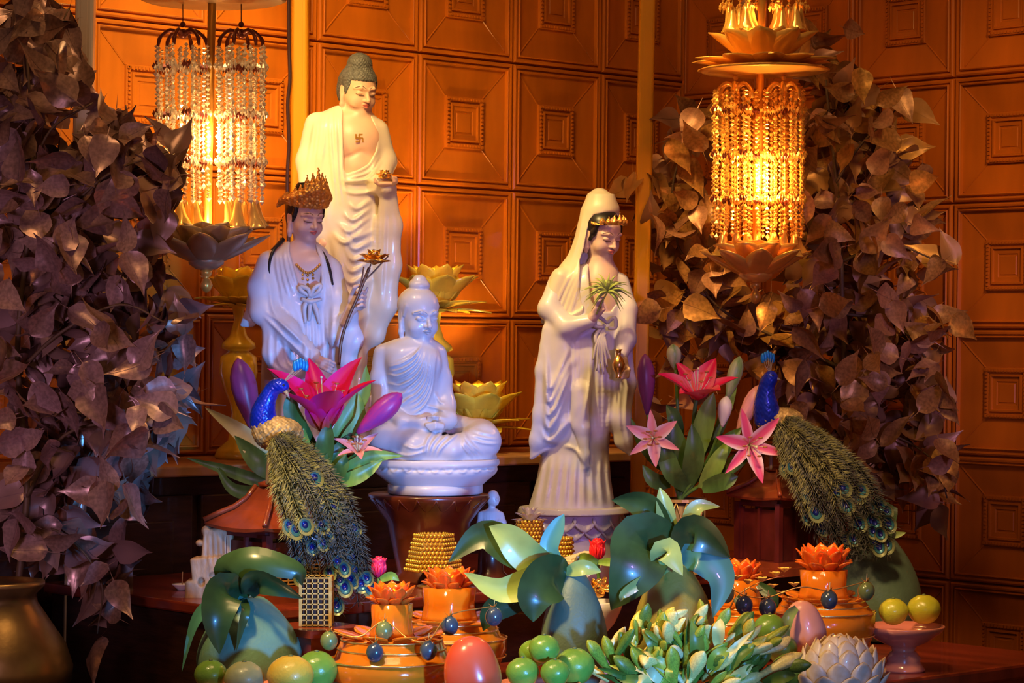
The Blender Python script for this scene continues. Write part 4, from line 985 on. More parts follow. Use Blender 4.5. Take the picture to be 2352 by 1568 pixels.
tree('large gilded leaf tree in the bronze urn along the left edge', (40, 1360), 4.52,
     [(50, 60, 110, 110, 1.6), (130, 120, 50, 90, .6), (70, 230, 120, 90, 1.5), (200, 240, 60, 40, .35), (190, 345, 80, 50, .8), (60, 380, 110, 100, 1.4), (280, 320, 80, 60, .75), (330, 370, 85, 60, .9), (180, 450, 120, 80, 1.1), (340, 440, 80, 50, .7),
      (60, 540, 110, 100, 1.4), (200, 580, 110, 90, 1.4), (310, 560, 60, 70, .6), (90, 690, 130, 90, 1.5), (250, 690, 110, 80, 1.2), (365, 760, 50, 60, .6), (80, 820, 120, 90, 1.4), (260, 830, 110, 80, 1.2), (380, 920, 60, 50, .6), (60, 950, 110, 90, 1.3), (220, 960, 110, 80, 1.1), (340, 985, 60, 50, .5),
      (90, 1070, 110, 80, 1.1), (250, 1080, 70, 50, .6), (300, 1130, 60, 40, .35), (70, 1180, 90, 80, .9), (170, 1230, 60, 60, .6), (240, 1310, 50, 60, .5), (240, 1400, 40, 50, .25), (60, 1260, 60, 50, .3)],
     [([(40, 1360, 0), (60, 1100, 10), (40, 800, 0), (70, 400, 20), (50, -40, 0)], [9, 8, 7, 5, 3]), ([(55, 1150, 8), (150, 1000, -20), (300, 960, -40), (400, 920, -30)], [5, 4, 3, 2]), ([(45, 850, 0), (150, 760, -30), (280, 700, -30), (380, 740, -20)], [5, 4, 3, 2]),
      ([(60, 560, 10), (160, 480, -20), (260, 400, -40), (390, 350, -30)], [5, 4, 3, 2]), ([(60, 420, 15), (120, 300, -20), (220, 240, -40)], [4, 3, 2]), ([(55, 1200, 5), (160, 1230, -30), (240, 1330, -50), (230, 1450, -40)], [4, 3, 3, 2]), ([(60, 250, 10), (110, 130, -10), (160, 20, -10)], [4, 3, 2])],
     298, 3, (76, 122), 520, .16, 'gilded_tree', M_leafL)
tree('gilded leaf tree behind the glowing lantern in the right corner', (1960, 1250), 5.62,
     [(1590, 300, 60, 60, .5, 60), (1560, 420, 70, 70, .8, 80), (1450, 400, 30, 20, .08, 60), (1550, 500, 60, 60, .6, 60), (1580, 590, 70, 60, .8, 40), (1550, 700, 50, 60, .6, 60), (1600, 760, 90, 60, .8, 60), (1690, 730, 80, 50, .6, 60), (1640, 640, 60, 50, .4, 30), (1600, 870, 70, 60, .4, 60), (1500, 960, 30, 60, .2, 60),
      (1700, 60, 60, 40, .1, 80), (1880, 110, 70, 50, .7, 40), (1950, 180, 50, 50, .5, 20), (1930, 260, 90, 70, 1.0, 20), (2040, 240, 50, 50, .5, 0), (2000, 340, 80, 70, .9, 0), (2080, 360, 40, 50, .3, -20), (1910, 400, 70, 80, .9, 20), (2010, 470, 90, 70, 1.1, 0), (2110, 520, 50, 50, .5, -30), (1880, 530, 50, 60, .6, -20), (1990, 590, 100, 60, 1.1, 0), (2150, 610, 60, 30, .2, -40),
      (1820, 700, 70, 60, .8, 30), (1760, 800, 60, 60, .6, 40), (1900, 660, 80, 70, 1.0, 20), (2040, 690, 90, 60, 1.1, -10), (2120, 730, 50, 60, .6, -40), (1850, 780, 70, 60, .9, 20), (1990, 790, 90, 60, 1.1, 0), (2100, 830, 70, 60, .8, -40), (1860, 880, 70, 60, .9, 0), (1990, 890, 90, 60, 1.1, 0), (2120, 920, 60, 70, .8, -50), (1960, 980, 90, 60, 1.0, -10), (2080, 1010, 80, 60, .9, -40), (2110, 1080, 60, 50, .5, -50), (2160, 1150, 25, 40, .15, -60), (1990, 1080, 60, 50, .4, -20), (1960, 1060, 50, 60, .3, 0)],
     [([(1960, 1250, 0), (1950, 1050, 20), (1940, 800, 20), (1930, 500, 20), (1900, 180, 30)], [8, 7, 6, 5, 3]), ([(1945, 850, 20), (1800, 780, 40), (1650, 700, 60), (1560, 560, 60)], [5, 4, 3, 2]), ([(1935, 600, 20), (2040, 560, 0), (2150, 600, -30)], [4, 3, 2]), ([(1940, 720, 20), (2050, 740, 0), (2120, 820, -40)], [4, 3, 2]),
      ([(1950, 1000, 20), (2050, 1000, -10), (2140, 1060, -50), (2165, 1140, -60)], [4, 3, 2, 2]), ([(1560, 560, 60), (1550, 420, 70), (1590, 290, 60)], [3, 3, 2]), ([(1920, 420, 20), (1980, 330, 10), (2060, 250, 0)], [4, 3, 2])],
     298, 5, (66, 100), 700, .16)
# bronze urn of the left tree
M_urn = mat('worn_bronze', (.40, .25, .09), .34, .8, noise=.55, nscale=7, bump=.2, bscale=30)
up = Px('bronze_urn', 'big worn bronze urn holding the left tree at the bottom left corner', 'urn', -10, 1640, 4.42); k = up.sc
MB().lathe([(90*k, 0), (100*k, .006), (128*k, .03), (172*k, 75*k), (176*k, 110*k), (160*k, 160*k), (120*k, 220*k), (96*k, 256*k), (92*k, 276*k), (112*k, 296*k), (112*k, 306*k), (98*k, 308*k), (86*k, 280*k), (84*k, 250*k)], 48, 0, (0, 0, 0), None, False).obj('urn_body', M_urn, up.root)
MB().lathe([(.003, 268*k), (84*k, 268*k), (84*k, 262*k), (.003, 262*k)], 32).obj('soil', M_dark, up.root)
hgt = P(-10, 1640, 4.42).z-ZC-(-1.55)
us = thing('urn_stand', 'dark wooden stand below the bronze urn', 'stand', P(-10, 1640, 4.42)-Vector((0, 0, hgt)))
for dx, dy in ((-1, -1), (1, -1), (1, 1), (-1, 1)): MB().box((dx*.1, dy*.1, (hgt-.03)/2), (.035, .035, hgt-.03)).obj('leg', M_dark, us, False)
o = MB().box((0, 0, hgt-.0165), (.27, .27, .03)).obj('stand_top', M_dark, us, False)
# ================================================================ lilies, vases, wooden pagodas, peacocks
def petal_mat(name, c, edge, throat, wd, L, rough=.4):
    """colour runs across the petal (object space x) and along it (z)"""
    m = mat(name, c, rough); nt = m.node_tree; b = nt.nodes['Principled BSDF']
    tc = nt.nodes.new('ShaderNodeTexCoord'); sp = nt.nodes.new('ShaderNodeSeparateXYZ'); nt.links.new(tc.outputs['Object'], sp.inputs[0])
    a = nt.nodes.new('ShaderNodeMath'); a.operation = 'ABSOLUTE'; nt.links.new(sp.outputs['X'], a.inputs[0])
    d = nt.nodes.new('ShaderNodeMath'); d.operation = 'DIVIDE'; nt.links.new(a.outputs[0], d.inputs[0]); d.inputs[1].default_value = wd
    r = nt.nodes.new('ShaderNodeValToRGB'); nt.links.new(d.outputs[0], r.inputs[0]); e = r.color_ramp.elements
    e[0].position = .35; e[0].color = (*c, 1); e[1].position = .95; e[1].color = (*edge, 1)
    d2 = nt.nodes.new('ShaderNodeMath'); d2.operation = 'DIVIDE'; nt.links.new(sp.outputs['Z'], d2.inputs[0]); d2.inputs[1].default_value = L
    r2 = nt.nodes.new('ShaderNodeValToRGB'); nt.links.new(d2.outputs[0], r2.inputs[0]); e = r2.color_ramp.elements
    e[0].position = .05; e[0].color = (1, 1, 1, 1); e[1].position = .35; e[1].color = (0, 0, 0, 1)
    mx = nt.nodes.new('ShaderNodeMix'); mx.data_type = 'RGBA'; nt.links.new(r2.outputs[0], mx.inputs[0]); nt.links.new(r.outputs[0], mx.inputs[6]); mx.inputs[7].default_value = (*throat, 1)
    nt.links.new(mx.outputs[2], b.inputs['Base Color']); b.inputs['Subsurface Weight'].default_value = .15; b.inputs['Subsurface Radius'].default_value = (.01, .004, .004)
    return m
M_stem = mat('lily_stem_green', (.10, .22, .04), .45, noise=.25, nscale=30)
M_lleaf = mat('lily_leaf_green', (.075, .17, .035), .38, noise=.3, nscale=15, stretch=(4, 4, .6))
M_lleaf2 = mat('bright_leaf_green', (.22, .40, .06), .36, noise=.25, nscale=15, stretch=(4, 4, .6))
M_lleafp = mat('pale_leaf_green', (.62, .60, .26), .4, noise=.2, nscale=15)
M_stamen = mat('stamen_rust', (.45, .16, .04), .6); M_filament = mat('stamen_filament', (.72, .75, .45), .4)
def lily_flower(p, c, axis, L, wd, m, tilt=.8, curl=.5, cup=.35, n=6, spin=0., stam=True):
    """c px point, axis vector in (right, away, up)"""
    sc = p.sc; q = Vector(axis).normalized().to_track_quat('Z', 'Y'); par = p.root
    me = petal_mesh('petal', L*sc, wd*sc, wd*cup*sc, L*curl*sc, m, 10, .72); me2 = petal_mesh('petal', L*sc*.96, wd*.74*sc, wd*cup*.8*sc, L*curl*sc, m, 10, .72)
    for k in range(n):
        a = 2*PI*k/n+spin; o = link('petal', me if k % 2 else me2, par)
        o.matrix_basis = Matrix.Translation(p.v(*c)) @ q.to_matrix().to_4x4() @ Matrix.Rotation(a, 4, 'Z') @ Matrix.Rotation(-tilt*(1 if k % 2 else 1.08), 4, 'X')
    if stam:
        for k in range(6):
            a = 2*PI*k/6+spin+.3; d = q @ Vector((math.sin(a)*.42, math.cos(a)*.42, .9)); e = p.v(*c)+d*L*.62*sc
            b = MB(); b.tube([p.v(*c), p.v(*c)+d*L*.3*sc, e], [.0011, .0009, .0007], 5, 0); s_ = b.obj('stamen', M_filament, par)
            b = MB(); b.sphere((e.x, e.y, e.z), .0026, 6, 4, 0, (1.9, .8, .8)); b.obj('anther', M_stamen, s_)
        e = p.v(*c)+(q @ Vector((0, 0, 1)))*L*.72*sc
        b = MB(); b.tube([p.v(*c), e], [.0014, .0010], 6); b.sphere(tuple(e), .0028, 6, 4); b.obj('pistil', M_filament, par)
def lily_bud(p, base, tip, wd, m, name='bud'):
    A, B = p.v(*base), p.v(*tip); d = B-A; L = d.length; q = d.normalized().to_track_quat('Z', 'Y')
    prof = [(wd*p.sc*r, L*t) for t, r in ((0, .18), (.06, .30), (.2, .55), (.4, .86), (.6, 1.0), (.76, .92), (.88, .66), (.96, .34), (1, .04))]
    b = MB(); b.lathe(prof, 24, 0, (0, 0, 0), lambda a, t: 1+.10*abs(math.cos(1.5*a))-.05); o = b.obj(name, m, p.root); o.matrix_basis = Matrix.Translation(A) @ q.to_matrix().to_4x4(); return o
M_hot = petal_mat('hot_pink_petal', (.88, .008, .10), (.88, .02, .30), (.80, .16, .03), .026, .15)
M_redp = petal_mat('crimson_pink_petal', (.85, .012, .09), (.88, .20, .24), (.70, .04, .06), .020, .095)
M_pale = petal_mat('pale_pink_petal', (.85, .35, .36), (.92, .80, .76), (.75, .28, .18), .012, .05)
M_star = petal_mat('star_pink_petal', (.76, .10, .26), (.92, .74, .82), (.60, .12, .22), .013, .065)
M_budpur = mat('purple_bud', (.20, .035, .13), .38, noise=.4, nscale=12, stretch=(3, 3, .4)); M_budmag = mat('magenta_bud', (.62, .04, .20), .36, noise=.4, nscale=14, col2=(.28, .04, .30), stretch=(5, 5, .5))
M_budpink = mat('pink_bud', (.80, .36, .34), .4, noise=.3, nscale=14, stretch=(4, 4, .4)); M_budgreen = mat('green_white_bud', (.62, .68, .36), .4, col2=(.20, .38, .10), nscale=10, stretch=(6, 6, .4)); M_budwhite = mat('white_bud', (.78, .74, .66), .4, noise=.2, nscale=12)
YL, YR = 4.80, 5.12
VL, VR = (690, 1120), (1562, 1150)        # where the stems enter the two vases
def lily(label, VX, Y, base, mid, group, stem_r=4.5):
    p = Px('lily', label, 'flower', VX[0], VX[1], Y, group)
    p.tube('stem', [(VX[0], VX[1]+60, 0), (VX[0], VX[1], 0), mid, base], [stem_r*1.1, stem_r, stem_r*.9, stem_r*.8], M_stem, 8); return p
gL, gR = 'lilies in the left vase', 'lilies in the right vase'
# ---- left bouquet
p = lily('big hot pink open lily in front of the crowned statue', VL, YL, (748, 985, -50), (725, 1050, -20), gL, 6)
lily_flower(p, (748, 992, -50), (-.02, -.36, 1), 188, 46, M_hot, .42, .30, .45, 6, .35)
for pts, wd, m in (([(735, 1060, -20), (700, 1000, -40), (672, 935, -40), (684, 880, -36)], 22, M_lleaf), ([(740, 1070, -20), (790, 980, -30), (836, 900, -20), (842, 838, -10)], 20, M_lleaf2), ([(735, 1085, -20), (690, 1010, -60), (650, 960, -50)], 20, M_lleaf),
                   ([(735, 1100, -24), (752, 1020, -70), (760, 960, -66)], 22, M_lleaf), ([(725, 1110, -20), (770, 1050, -60), (812, 990, -40)], 20, M_lleaf), ([(725, 1100, -20), (706, 1040, -66), (704, 980, -70)], 20, M_lleaf2)): p.blade('leaf', pts, wd, m, .3)
p = lily('tall closed purple lily bud left of the blue peacock', VL, YL, (580, 985, 0), (640, 1040, 0), gL); lily_bud(p, (582, 990, 0), (545, 822, 6), 30, M_budpur)
for pts, wd, m in (([(640, 1075, 0), (590, 1030, -20), (550, 990, 0), (470, 936, 10)], 24, M_lleafp), ([(650, 1090, 0), (600, 1060, -30), (540, 1000, -10)], 26, M_lleaf), ([(660, 1110, 0), (590, 1100, -20), (520, 1078, -10), (430, 1052, 0)], 15, M_lleaf), ([(660, 1120, 0), (600, 1130, -30), (540, 1120, -40), (500, 1070, -30)], 17, M_lleaf)): p.blade('leaf', pts, wd, m, .3)
p = lily('magenta lily bud leaning towards the seated white statue', VL, YL, (826, 990, -60), (770, 1060, -30), gL); lily_bud(p, (824, 992, -60), (926, 902, -66), 26, M_budmag)
p.blade('leaf', [(770, 1070, -30), (800, 1010, -40), (830, 960, -40), (826, 900, -36)], 17, M_lleaf2, .3); p.blade('leaf', [(760, 1090, -40), (800, 1080, -60), (860, 1046, -60), (930, 1044, -50)], 19, M_lleaf2, .3)
p = lily('small pale pink lily below the magenta bud', VL, YL, (826, 1034, -64), (770, 1080, -30), gL); lily_flower(p, (826, 1036, -64), (.0, -.55, .8), 62, 13, M_pale, .85, .35, .4, 6, .2)
p.blade('leaf', [(770, 1100, -40), (810, 1096, -70), (850, 1076, -66), (884, 1050, -60)], 17, M_lleaf2, .3); p.blade('leaf', [(760, 1110, -40), (790, 1070, -80), (800, 1040, -76)], 16, M_lleaf, .3)
# ---- right bouquet
p = lily('big crimson pink open lily beside the gold pole', VR, YR, (1596, 915, -40), (1585, 1030, -10), gR, 6)
lily_flower(p, (1598, 918, -40), (.0, -.50, 1), 112, 30, M_redp, .76, .18, .45, 6, .52)
for pts, wd, m in (([(1585, 1080, -10), (1606, 1000, -40), (1622, 940, -50), (1636, 870+30, -50)], 24, M_lleaf2), ([(1580, 1090, -10), (1550, 1020, -40), (1545, 960, -40)], 26, M_lleaf), ([(1580, 1110, -14), (1590, 1040, -60), (1585, 970, -60)], 24, M_lleaf), ([(1575, 1120, -10), (1540, 1080, -50), (1520, 1020, -40), (1515, 985, -30)], 22, M_lleaf)): p.blade('leaf', pts, wd, m, .3)
p = lily('purple pink lily bud close to the veiled statue', VR, YR, (1486, 950, -10), (1530, 1060, 0), gR); lily_bud(p, (1486, 952, -10), (1481, 812, -6), 21, M_budpur)
p.blade('leaf', [(1530, 1080, 0), (1500, 1050, -20), (1470, 1010, -20), (1448, 958, -10)], 14, M_lleaf, .3); p.blade('leaf', [(1540, 1110, 0), (1500, 1100, -30), (1474, 1066, -30)], 18, M_lleaf, .3)
p = lily('pale pink star shaped lily at the left of the right bouquet', VR, YR, (1500, 1004, -46), (1535, 1070, -20), gR); lily_flower(p, (1498, 1004, -46), (-.10, -1, .05), 66, 15, M_pale, 1.08, .30, .3, 6, .1)
p.blade('leaf', [(1540, 1100, -20), (1530, 1050, -50), (1520, 1010, -50)], 18, M_lleaf, .3)
p = lily('pink and white striped open lily beside the right peacock', VR, YR, (1716, 1022, -70), (1640, 1090, -30), gR); lily_flower(p, (1714, 1018, -70), (.16, -1, -.05), 92, 17, M_star, 1.02, .22, .3, 6, .28)
for pts, wd, m in (([(1630, 1110, -30), (1670, 1070, -50), (1700, 1050, -50), (1720, 1046, -40)], 18, M_lleaf), ([(1610, 1120, -30), (1660, 1100, -60), (1690, 1090, -60)], 20, M_lleaf), ([(1610, 1120, -30), (1640, 1060, -60), (1668, 1010, -56)], 20, M_lleaf2)): p.blade('leaf', pts, wd, m, .3)
p = lily('half open pink lily bud against the blue neck of the right peacock', VR, YR, (1690, 985, -40), (1630, 1070, -20), gR); lily_bud(p, (1690, 988, -40), (1748, 882, -30), 21, M_budpink)
p.blade('leaf', [(1630, 1090, -20), (1660, 1020, -50), (1700, 980, -46)], 19, M_lleaf, .3)
p = lily('small white lily bud in the middle of the right bouquet', VR, YR, (1654, 975, -56), (1620, 1060, -30), gR); lily_bud(p, (1654, 978, -56), (1664, 908, -56), 16, M_budwhite)
p = lily('slim green bud left of the tall crimson lily', VR, YR, (1552, 842, 10), (1560, 1000, 10), gR); lily_bud(p, (1552, 850, 10), (1546, 790, 12), 17, M_budgreen)
p.blade('leaf', [(1560, 1020, 0), (1548, 960, -20), (1530, 930, -10)], 17, M_lleaf, .3)
p = lily('green bud right of the tall crimson lily', VR, YR, (1672, 906, 0), (1630, 1020, 0), gR); lily_bud(p, (1670, 915, 0), (1700, 818, 4), 17, M_budgreen)
p.blade('leaf', [(1630, 1040, 0), (1660, 960, -10), (1680, 900, 0), (1694, 850, 6)], 13, M_lleaf2, .3)
# ---- lattice vases
M_lat = mat('gilded_lattice', (.72, .50, .16), .34, .6, noise=.2, nscale=40)
M_vasein = mat('dark_bronze', (.10, .06, .03), .4, .4)
def lattice_vase(label, cx, ytop, Y, rr):
    yb = base_y(cx, Y, ZT); p = Px('lattice_vase', label, 'vase', cx, yb, Y, 'lattice vases'); h = (yb-ytop)*p.sc; r = rr*p.sc
    MB().lathe([(r*.86, .0), (r*.88, .004), (r*.88, h-.004), (r*.82, h-.002), (r*.80, h*.6), (.003, h*.58)], 24).obj('vase_body', M_vasein, p.root)
    for t in (0.03, .5, .97): 
        b = MB(); b.lathe([(r*.94, h*t-.003), (r*1.02, h*t-.003), (r*1.02, h*t+.003), (r*.94, h*t+.003), (r*.94, h*t-.003)], 24, 0, (0, 0, 0), None, False); b.obj('band', M_lat, p.root, False)
    for s in (-1, 1):
        b = MB()
        for k in range(14):
            a = 2*PI*k/14
            b.tube([(r*.95*math.cos(a+s*.9*t), r*.95*math.sin(a+s*.9*t), h*.04+h*.92*t) for t in np.linspace(0, 1, 9)], .0018, 4)
        o = b.obj('lattice', M_lat, p.root); o['kind'] = 'stuff'
lattice_vase('gilded lattice vase under the left lilies', VL[0]-20, 1112, YL, 44)
lattice_vase('gilded lattice vase under the right lilies', VR[0], 1142, YR, 60)
# ---- wooden pagodas
M_roofred = mat('lacquered_red_roof', (.26, .045, .014), .3, noise=.3, nscale=14, coat=.3)
M_pagwood = mat('dark_lacquered_wood', (.10, .012, .010), .32, noise=.35, nscale=14, coat=.25)
def pagoda(label, cx, y_apex, y_eave, Y, half, lat):
    yb = base_y(cx, Y, ZT); p = Px('wooden_pagoda', label, 'shrine', cx, yb, Y, 'wooden pagoda lanterns'); p.root.rotation_euler = (0, 0, ANG-PI/2*0)
    h = (yb-y_eave)*p.sc; hr = (y_eave-y_apex)*p.sc; e = half*p.sc; b_ = e*.70
    o = MB().box((0, 0, .008), (b_*2.5, b_*2.5, .016)).obj('base', M_roofred, p.root, False)
    o = MB().box((0, 0, .022), (b_*2.25, b_*2.25, .012)).obj('base_step', M_roofred, p.root, False)
    for sx in (-1, 1):
        for sy in (-1, 1): MB().box((sx*b_, sy*b_, h/2), (.012, .012, h-.02)).obj('post', M_pagwood, p.root, False)
    o = MB().box((0, 0, .028+(h-.05)/2), (b_*1.78, b_*1.78, h-.055)).obj('body', M_pagwood, p.root, False)
    for k in range(4):
        a = k*PI/2; R = Matrix.Rotation(a, 3, 'Z')
        for (x, z, w_, hh) in ((0, h*.93, b_*1.8, .014), (0, h*.16, b_*1.8, .010), (-b_*.86, h*.52, .008, h*.70), (b_*.86, h*.52, .008, h*.70), (0, h*.52, .006, h*.70)):
            b = MB(); b.box(R @ Vector((x, -b_*.93, z)), (w_, .008, hh), 0, R); b.obj('frame', M_pagwood, p.root, False)
        if lat:
            b = MB()
            for i in range(7):
                t = -b_*.78+i*b_*1.56/6; b.box(R @ Vector((t, -b_*.97, h*.36)), (.0028, .003, h*.36), 0, R)
            for i in range(8): b.box(R @ Vector((0, -b_*.975, h*.19+i*h*.05)), (b_*1.6, .003, .0026), 0, R)
            o = b.obj('lattice_door', M_lat, p.root, False)
    b = MB(); v = []; f = []
    prof = [(1.0, -.10), (1.02, 0), (.80, .22), (.58, .42), (.40, .68), (.26, 1.0), (.001, 1.04)]
    for i, (r, z) in enumerate(prof):
        for k in range(16):
            a = 2*PI*k/16+PI/4; sq = 1/max(abs(math.cos(a-PI/4+PI/4)), abs(math.sin(a-PI/4+PI/4)))
            lift = .10*(sq-1)/.414*max(0, 1-i/3)
            v.append((e*r*sq*math.cos(a)*.92, e*r*sq*math.sin(a)*.92, h+(z+lift)*hr))
    for i in range(len(prof)-1):
        for k in range(16): k2 = (k+1) % 16; f.append((i*16+k, i*16+k2, (i+1)*16+k2, (i+1)*16+k))
    f.append(tuple(reversed(range(16)))); b.add(v, f); b.obj('roof', M_roofred, p.root, False)
    for k in range(4):
        a = k*PI/2+PI/4; q = [(e*.92*r*1.414*math.cos(a), e*.92*r*1.414*math.sin(a), h+(z+.10*max(0, 1-i/3))*hr+.003) for i, (r, z) in enumerate(prof[1:6])]
        b = MB(); b.tube(q, .005, 6); b.obj('roof_ridge', M_roofred, p.root)
    MB().lathe([(.003, 0), (e*.30, 0), (e*.32, .006), (e*.2, .010), (.003, .012)], 16, 0, (0, 0, h+hr*1.02)).obj('roof_cap', M_roofred, p.root)
    return p, P(cx, y_apex-4, Y)
pagoda('red roofed wooden pagoda under the left peacock', 628, 1118, 1208, 4.55, 122, True)
pagoda('brown roofed wooden pagoda under the right peacock', 1782, 1082, 1140, 5.15, 88, False)
# ---- peacocks
M_blue = mat('peacock_blue', (.004, .022, .42), .28, .2, noise=.35, nscale=40, coat=.2)
M_back = mat('gold_brown_feather', (.40, .26, .09), .5, .2, noise=.5, nscale=60, bump=.5, bscale=90)
M_barb = mat('olive_barb', (.17, .16, .05), .5, .2, noise=.4, nscale=60); M_barbd = mat('grey_barb', (.075, .075, .06), .5, .2, noise=.4, nscale=60)
M_eyeo = mat('feather_eye_green', (.22, .24, .12), .4, .3); M_eyet = mat('feather_eye_teal', (.04, .16, .22), .35, .35); M_eyeb = mat('feather_eye_blue', (.006, .012, .16), .3, .3); M_beak = mat('beak_grey', (.25, .22, .20), .4); M_crest = mat('crest_blue', (.01, .20, .62), .35, .2)
M_legp = mat('bird_leg', (.18, .12, .09), .5)
def feather(p, pts, L_eye, wid, seed, eye, grey):
    r = np.random.default_rng(seed); q = np.array(crom(pts, 7)); N = len(q); P3 = np.stack([q[:, 0], q[:, 2], -q[:, 1]], 1)
    b = MB(); cv = lambda a: ((a[0]-p.ox)*p.sc, a[1]*p.sc, (a[2]+p.oy)*p.sc)
    b.tube([cv(a) for a in P3], [.0009]*N, 3, 0)
    for i in range(1, N-1):
        T = P3[i+1]-P3[i-1]; T /= np.linalg.norm(T)+1e-9; sd = np.cross(T, (0, -1, 0)); sd /= np.linalg.norm(sd)+1e-9
        for s in (-1, 1):
            for k in range(2):
                w_ = wid*r.uniform(.6, 1.15)*(.5+.5*i/N); a = P3[i]+T*r.uniform(-4, 4); e = a+sd*s*w_+T*w_*r.uniform(.7, 1.3)+np.array((0, r.uniform(-5, 2), 0)); mdl = (a+e)/2+T*2.2
                b.add([cv(a-T*1.6), cv(mdl), cv(e), cv(a+T*1.2)], [(0, 1, 2, 3)], 0)
    if eye:
        c = P3[-1]; T = P3[-1]-P3[-2]; T /= np.linalg.norm(T)+1e-9; sd = np.cross(T, (0, -1, 0)); sd /= np.linalg.norm(sd)+1e-9; nr = np.cross(sd, T)
        if nr[1] > 0: nr = -nr
        for j, (rx, ry, mi) in enumerate(((1.0, 1.25, 1), (.68, .85, 2), (.38, .46, 3))):
            cc = c+T*L_eye*(.3-.12*j)+nr*(1.2+1.6*j); ring = [cv(cc+sd*L_eye*rx*math.cos(a)+T*L_eye*ry*math.sin(a)) for a in np.linspace(0, 2*PI, 14, endpoint=False)]
            low = [cv(cc-nr*1.5+sd*L_eye*rx*math.cos(a)+T*L_eye*ry*math.sin(a)) for a in np.linspace(0, 2*PI, 14, endpoint=False)]
            b.add(ring+low, [tuple(range(14))]+[(k, (k+1) % 14, 14+(k+1) % 14, 14+k) for k in range(14)], mi)
        for k in range(10):
            a = math.radians(-70+14*k); e0 = c+T*L_eye*.2; d = T*math.cos(a)+sd*math.sin(a); b.add([cv(e0-sd*1.5), cv(e0+sd*1.5), cv(e0+d*L_eye*r.uniform(1.5, 2.2))], [(0, 1, 2)], 0)
    return b.obj('tail_feather', [M_barbd if grey else M_barb, M_eyeo, M_eyet, M_eyeb], p.root)
def peacock(label, Y, neck, head, beak, crest, body, br, tail, spread, n, seed, lens, foot):
    p = Px('peacock', label, 'bird', foot[0], foot[1], Y, 'peacock figures'); r = np.random.default_rng(seed)
    s = Sculpt(min(neck[0][0], head[0], crest[0])-50, max(neck[0][0], beak[0], crest[0])+50, min(head[1], crest[1])-30, neck[0][1]+60, -110, 60, 1.6)
    s.chain(neck, [30, 24, 17, 14, 13], 8, 1., 4) if len(neck) == 5 else s.chain(neck, np.linspace(26, 13, len(neck)), 8)
    s.ell(head, (15, 13, 13), 6); s.noise(.8, .5, .5, .5); s.obj('neck', M_blue, p.root, p.ox, p.oy, p.sc)
    p.tube('beak', [(head[0]+(beak[0]-head[0])*.4, head[1]+(beak[1]-head[1])*.4, head[2]-2), beak], [6, 1.2], M_beak, 8)
    for sx in (-1,): MB().sphere(p.v(head[0]+(3 if beak[0] > head[0] else -3), head[1]-2, head[2]-12.2), .0022, 8, 6).obj('eye', M_hairk, p.root)
    for k in range(5):
        e = (crest[0]+(k-2)*6, crest[1]+abs(k-2)*3, crest[2]+(k-2)*3); p.tube('crest_plume', [(head[0], head[1]-8, head[2]), ((head[0]+e[0])/2-2, (head[1]+e[1])/2, head[2]), e], [.9, .8, .8], M_beak, 4)
        MB().sphere(p.v(*e), .0062, 8, 6, 0, (.8, .5, 1.7)).obj('crest_tip', M_crest, p.root)
    s = Sculpt(body[0]-br[0]-40, body[0]+br[0]+60, body[1]-br[1]-30, body[1]+br[1]+50, -100, 90, 2.2)
    s.ell(body, br, 6); s.chain([(body[0]-br[0]*.2, body[1], body[2]), (neck[0][0], neck[0][1], neck[0][2])], [br[1]*.8, 30], 12); s.chain([body, (tail[1][0]*.4+body[0]*.6, tail[1][1]*.4+body[1]*.6, body[2])], [br[1]*.8, br[1]*.5], 12)
    s.noise(2.2, .42, .4, .38); s.noise(1.2, .8, .7, .75, 1.); s.obj('body', M_back, p.root, p.ox, p.oy, p.sc)
    for dx in (-14, 14): p.tube('leg', [(body[0]+dx, body[1]+br[1]*.6, body[2]-6), (foot[0]+dx*.8, (body[1]+br[1]+foot[1])/2, -8), (foot[0]+dx, foot[1], -6)], [7, 4.5, 4], M_legp, 7)
    tl = np.array(tail, float); u = np.linspace(0, 1, len(tl)); tc = lambda t: np.array([np.interp(t, u, tl[:, i]) for i in range(3)])
    for i in range(n):
        e = r.uniform(*lens); o = r.uniform(-1, 1)
        pts = []
        for k in range(5):
            t = e*k/4; c = tc(t); d = tc(min(t+.03, 1))-tc(max(t-.03, 0)); nn = np.array((-d[1], d[0], 0)); nn = nn/(np.linalg.norm(nn)+1e-9)
            wv = np.interp(t, np.linspace(0, 1, len(spread)), spread); q = c+nn*o*wv+np.array((r.uniform(-3, 3), r.uniform(-3, 3), -40*(1-t)*(1-o*o)-20*(1-o*o)*(.3+.7*r.random())+r.uniform(-8, 8))); pts.append(tuple(q))
        feather(p, pts, 15 if i % 2 else 18, 22, seed*100+i, i % 3 == 0, e > .6)
    return p
peacock('left peacock with long dark trailing tail, perched on the red roofed pagoda', 4.52, [(606, 972, -10), (606, 945, -14), (616, 915, -18), (632, 888, -22), (648, 884, -26)], (652, 886, -30), (668, 914, -36), (692, 834, -20),
        (640, 996, -10), (58, 40, 44), [(640, 1000, -24), (690, 1070, -100), (745, 1170, -150), (770, 1270, -150), (790, 1390, -140)], [24, 62, 84, 84, 80], 96, 4, (.25, 1.0), (628, 1112))
peacock('right peacock with olive trailing tail, perched on the brown roofed pagoda', 5.08, [(1762, 962, -6), (1758, 930, -12), (1757, 905, -16), (1760, 880, -20), (1768, 868, -24)], (1768, 864, -26), (1790, 872, -28), (1762, 816, -16),
        (1802, 968, 0), (46, 32, 38), [(1790, 966, -18), (1850, 1040, -70), (1900, 1120, -104), (1950, 1200, -110), (1990, 1300, -110)], [22, 60, 84, 80, 50], 96, 9, (.22, .95), (1784, 1078))
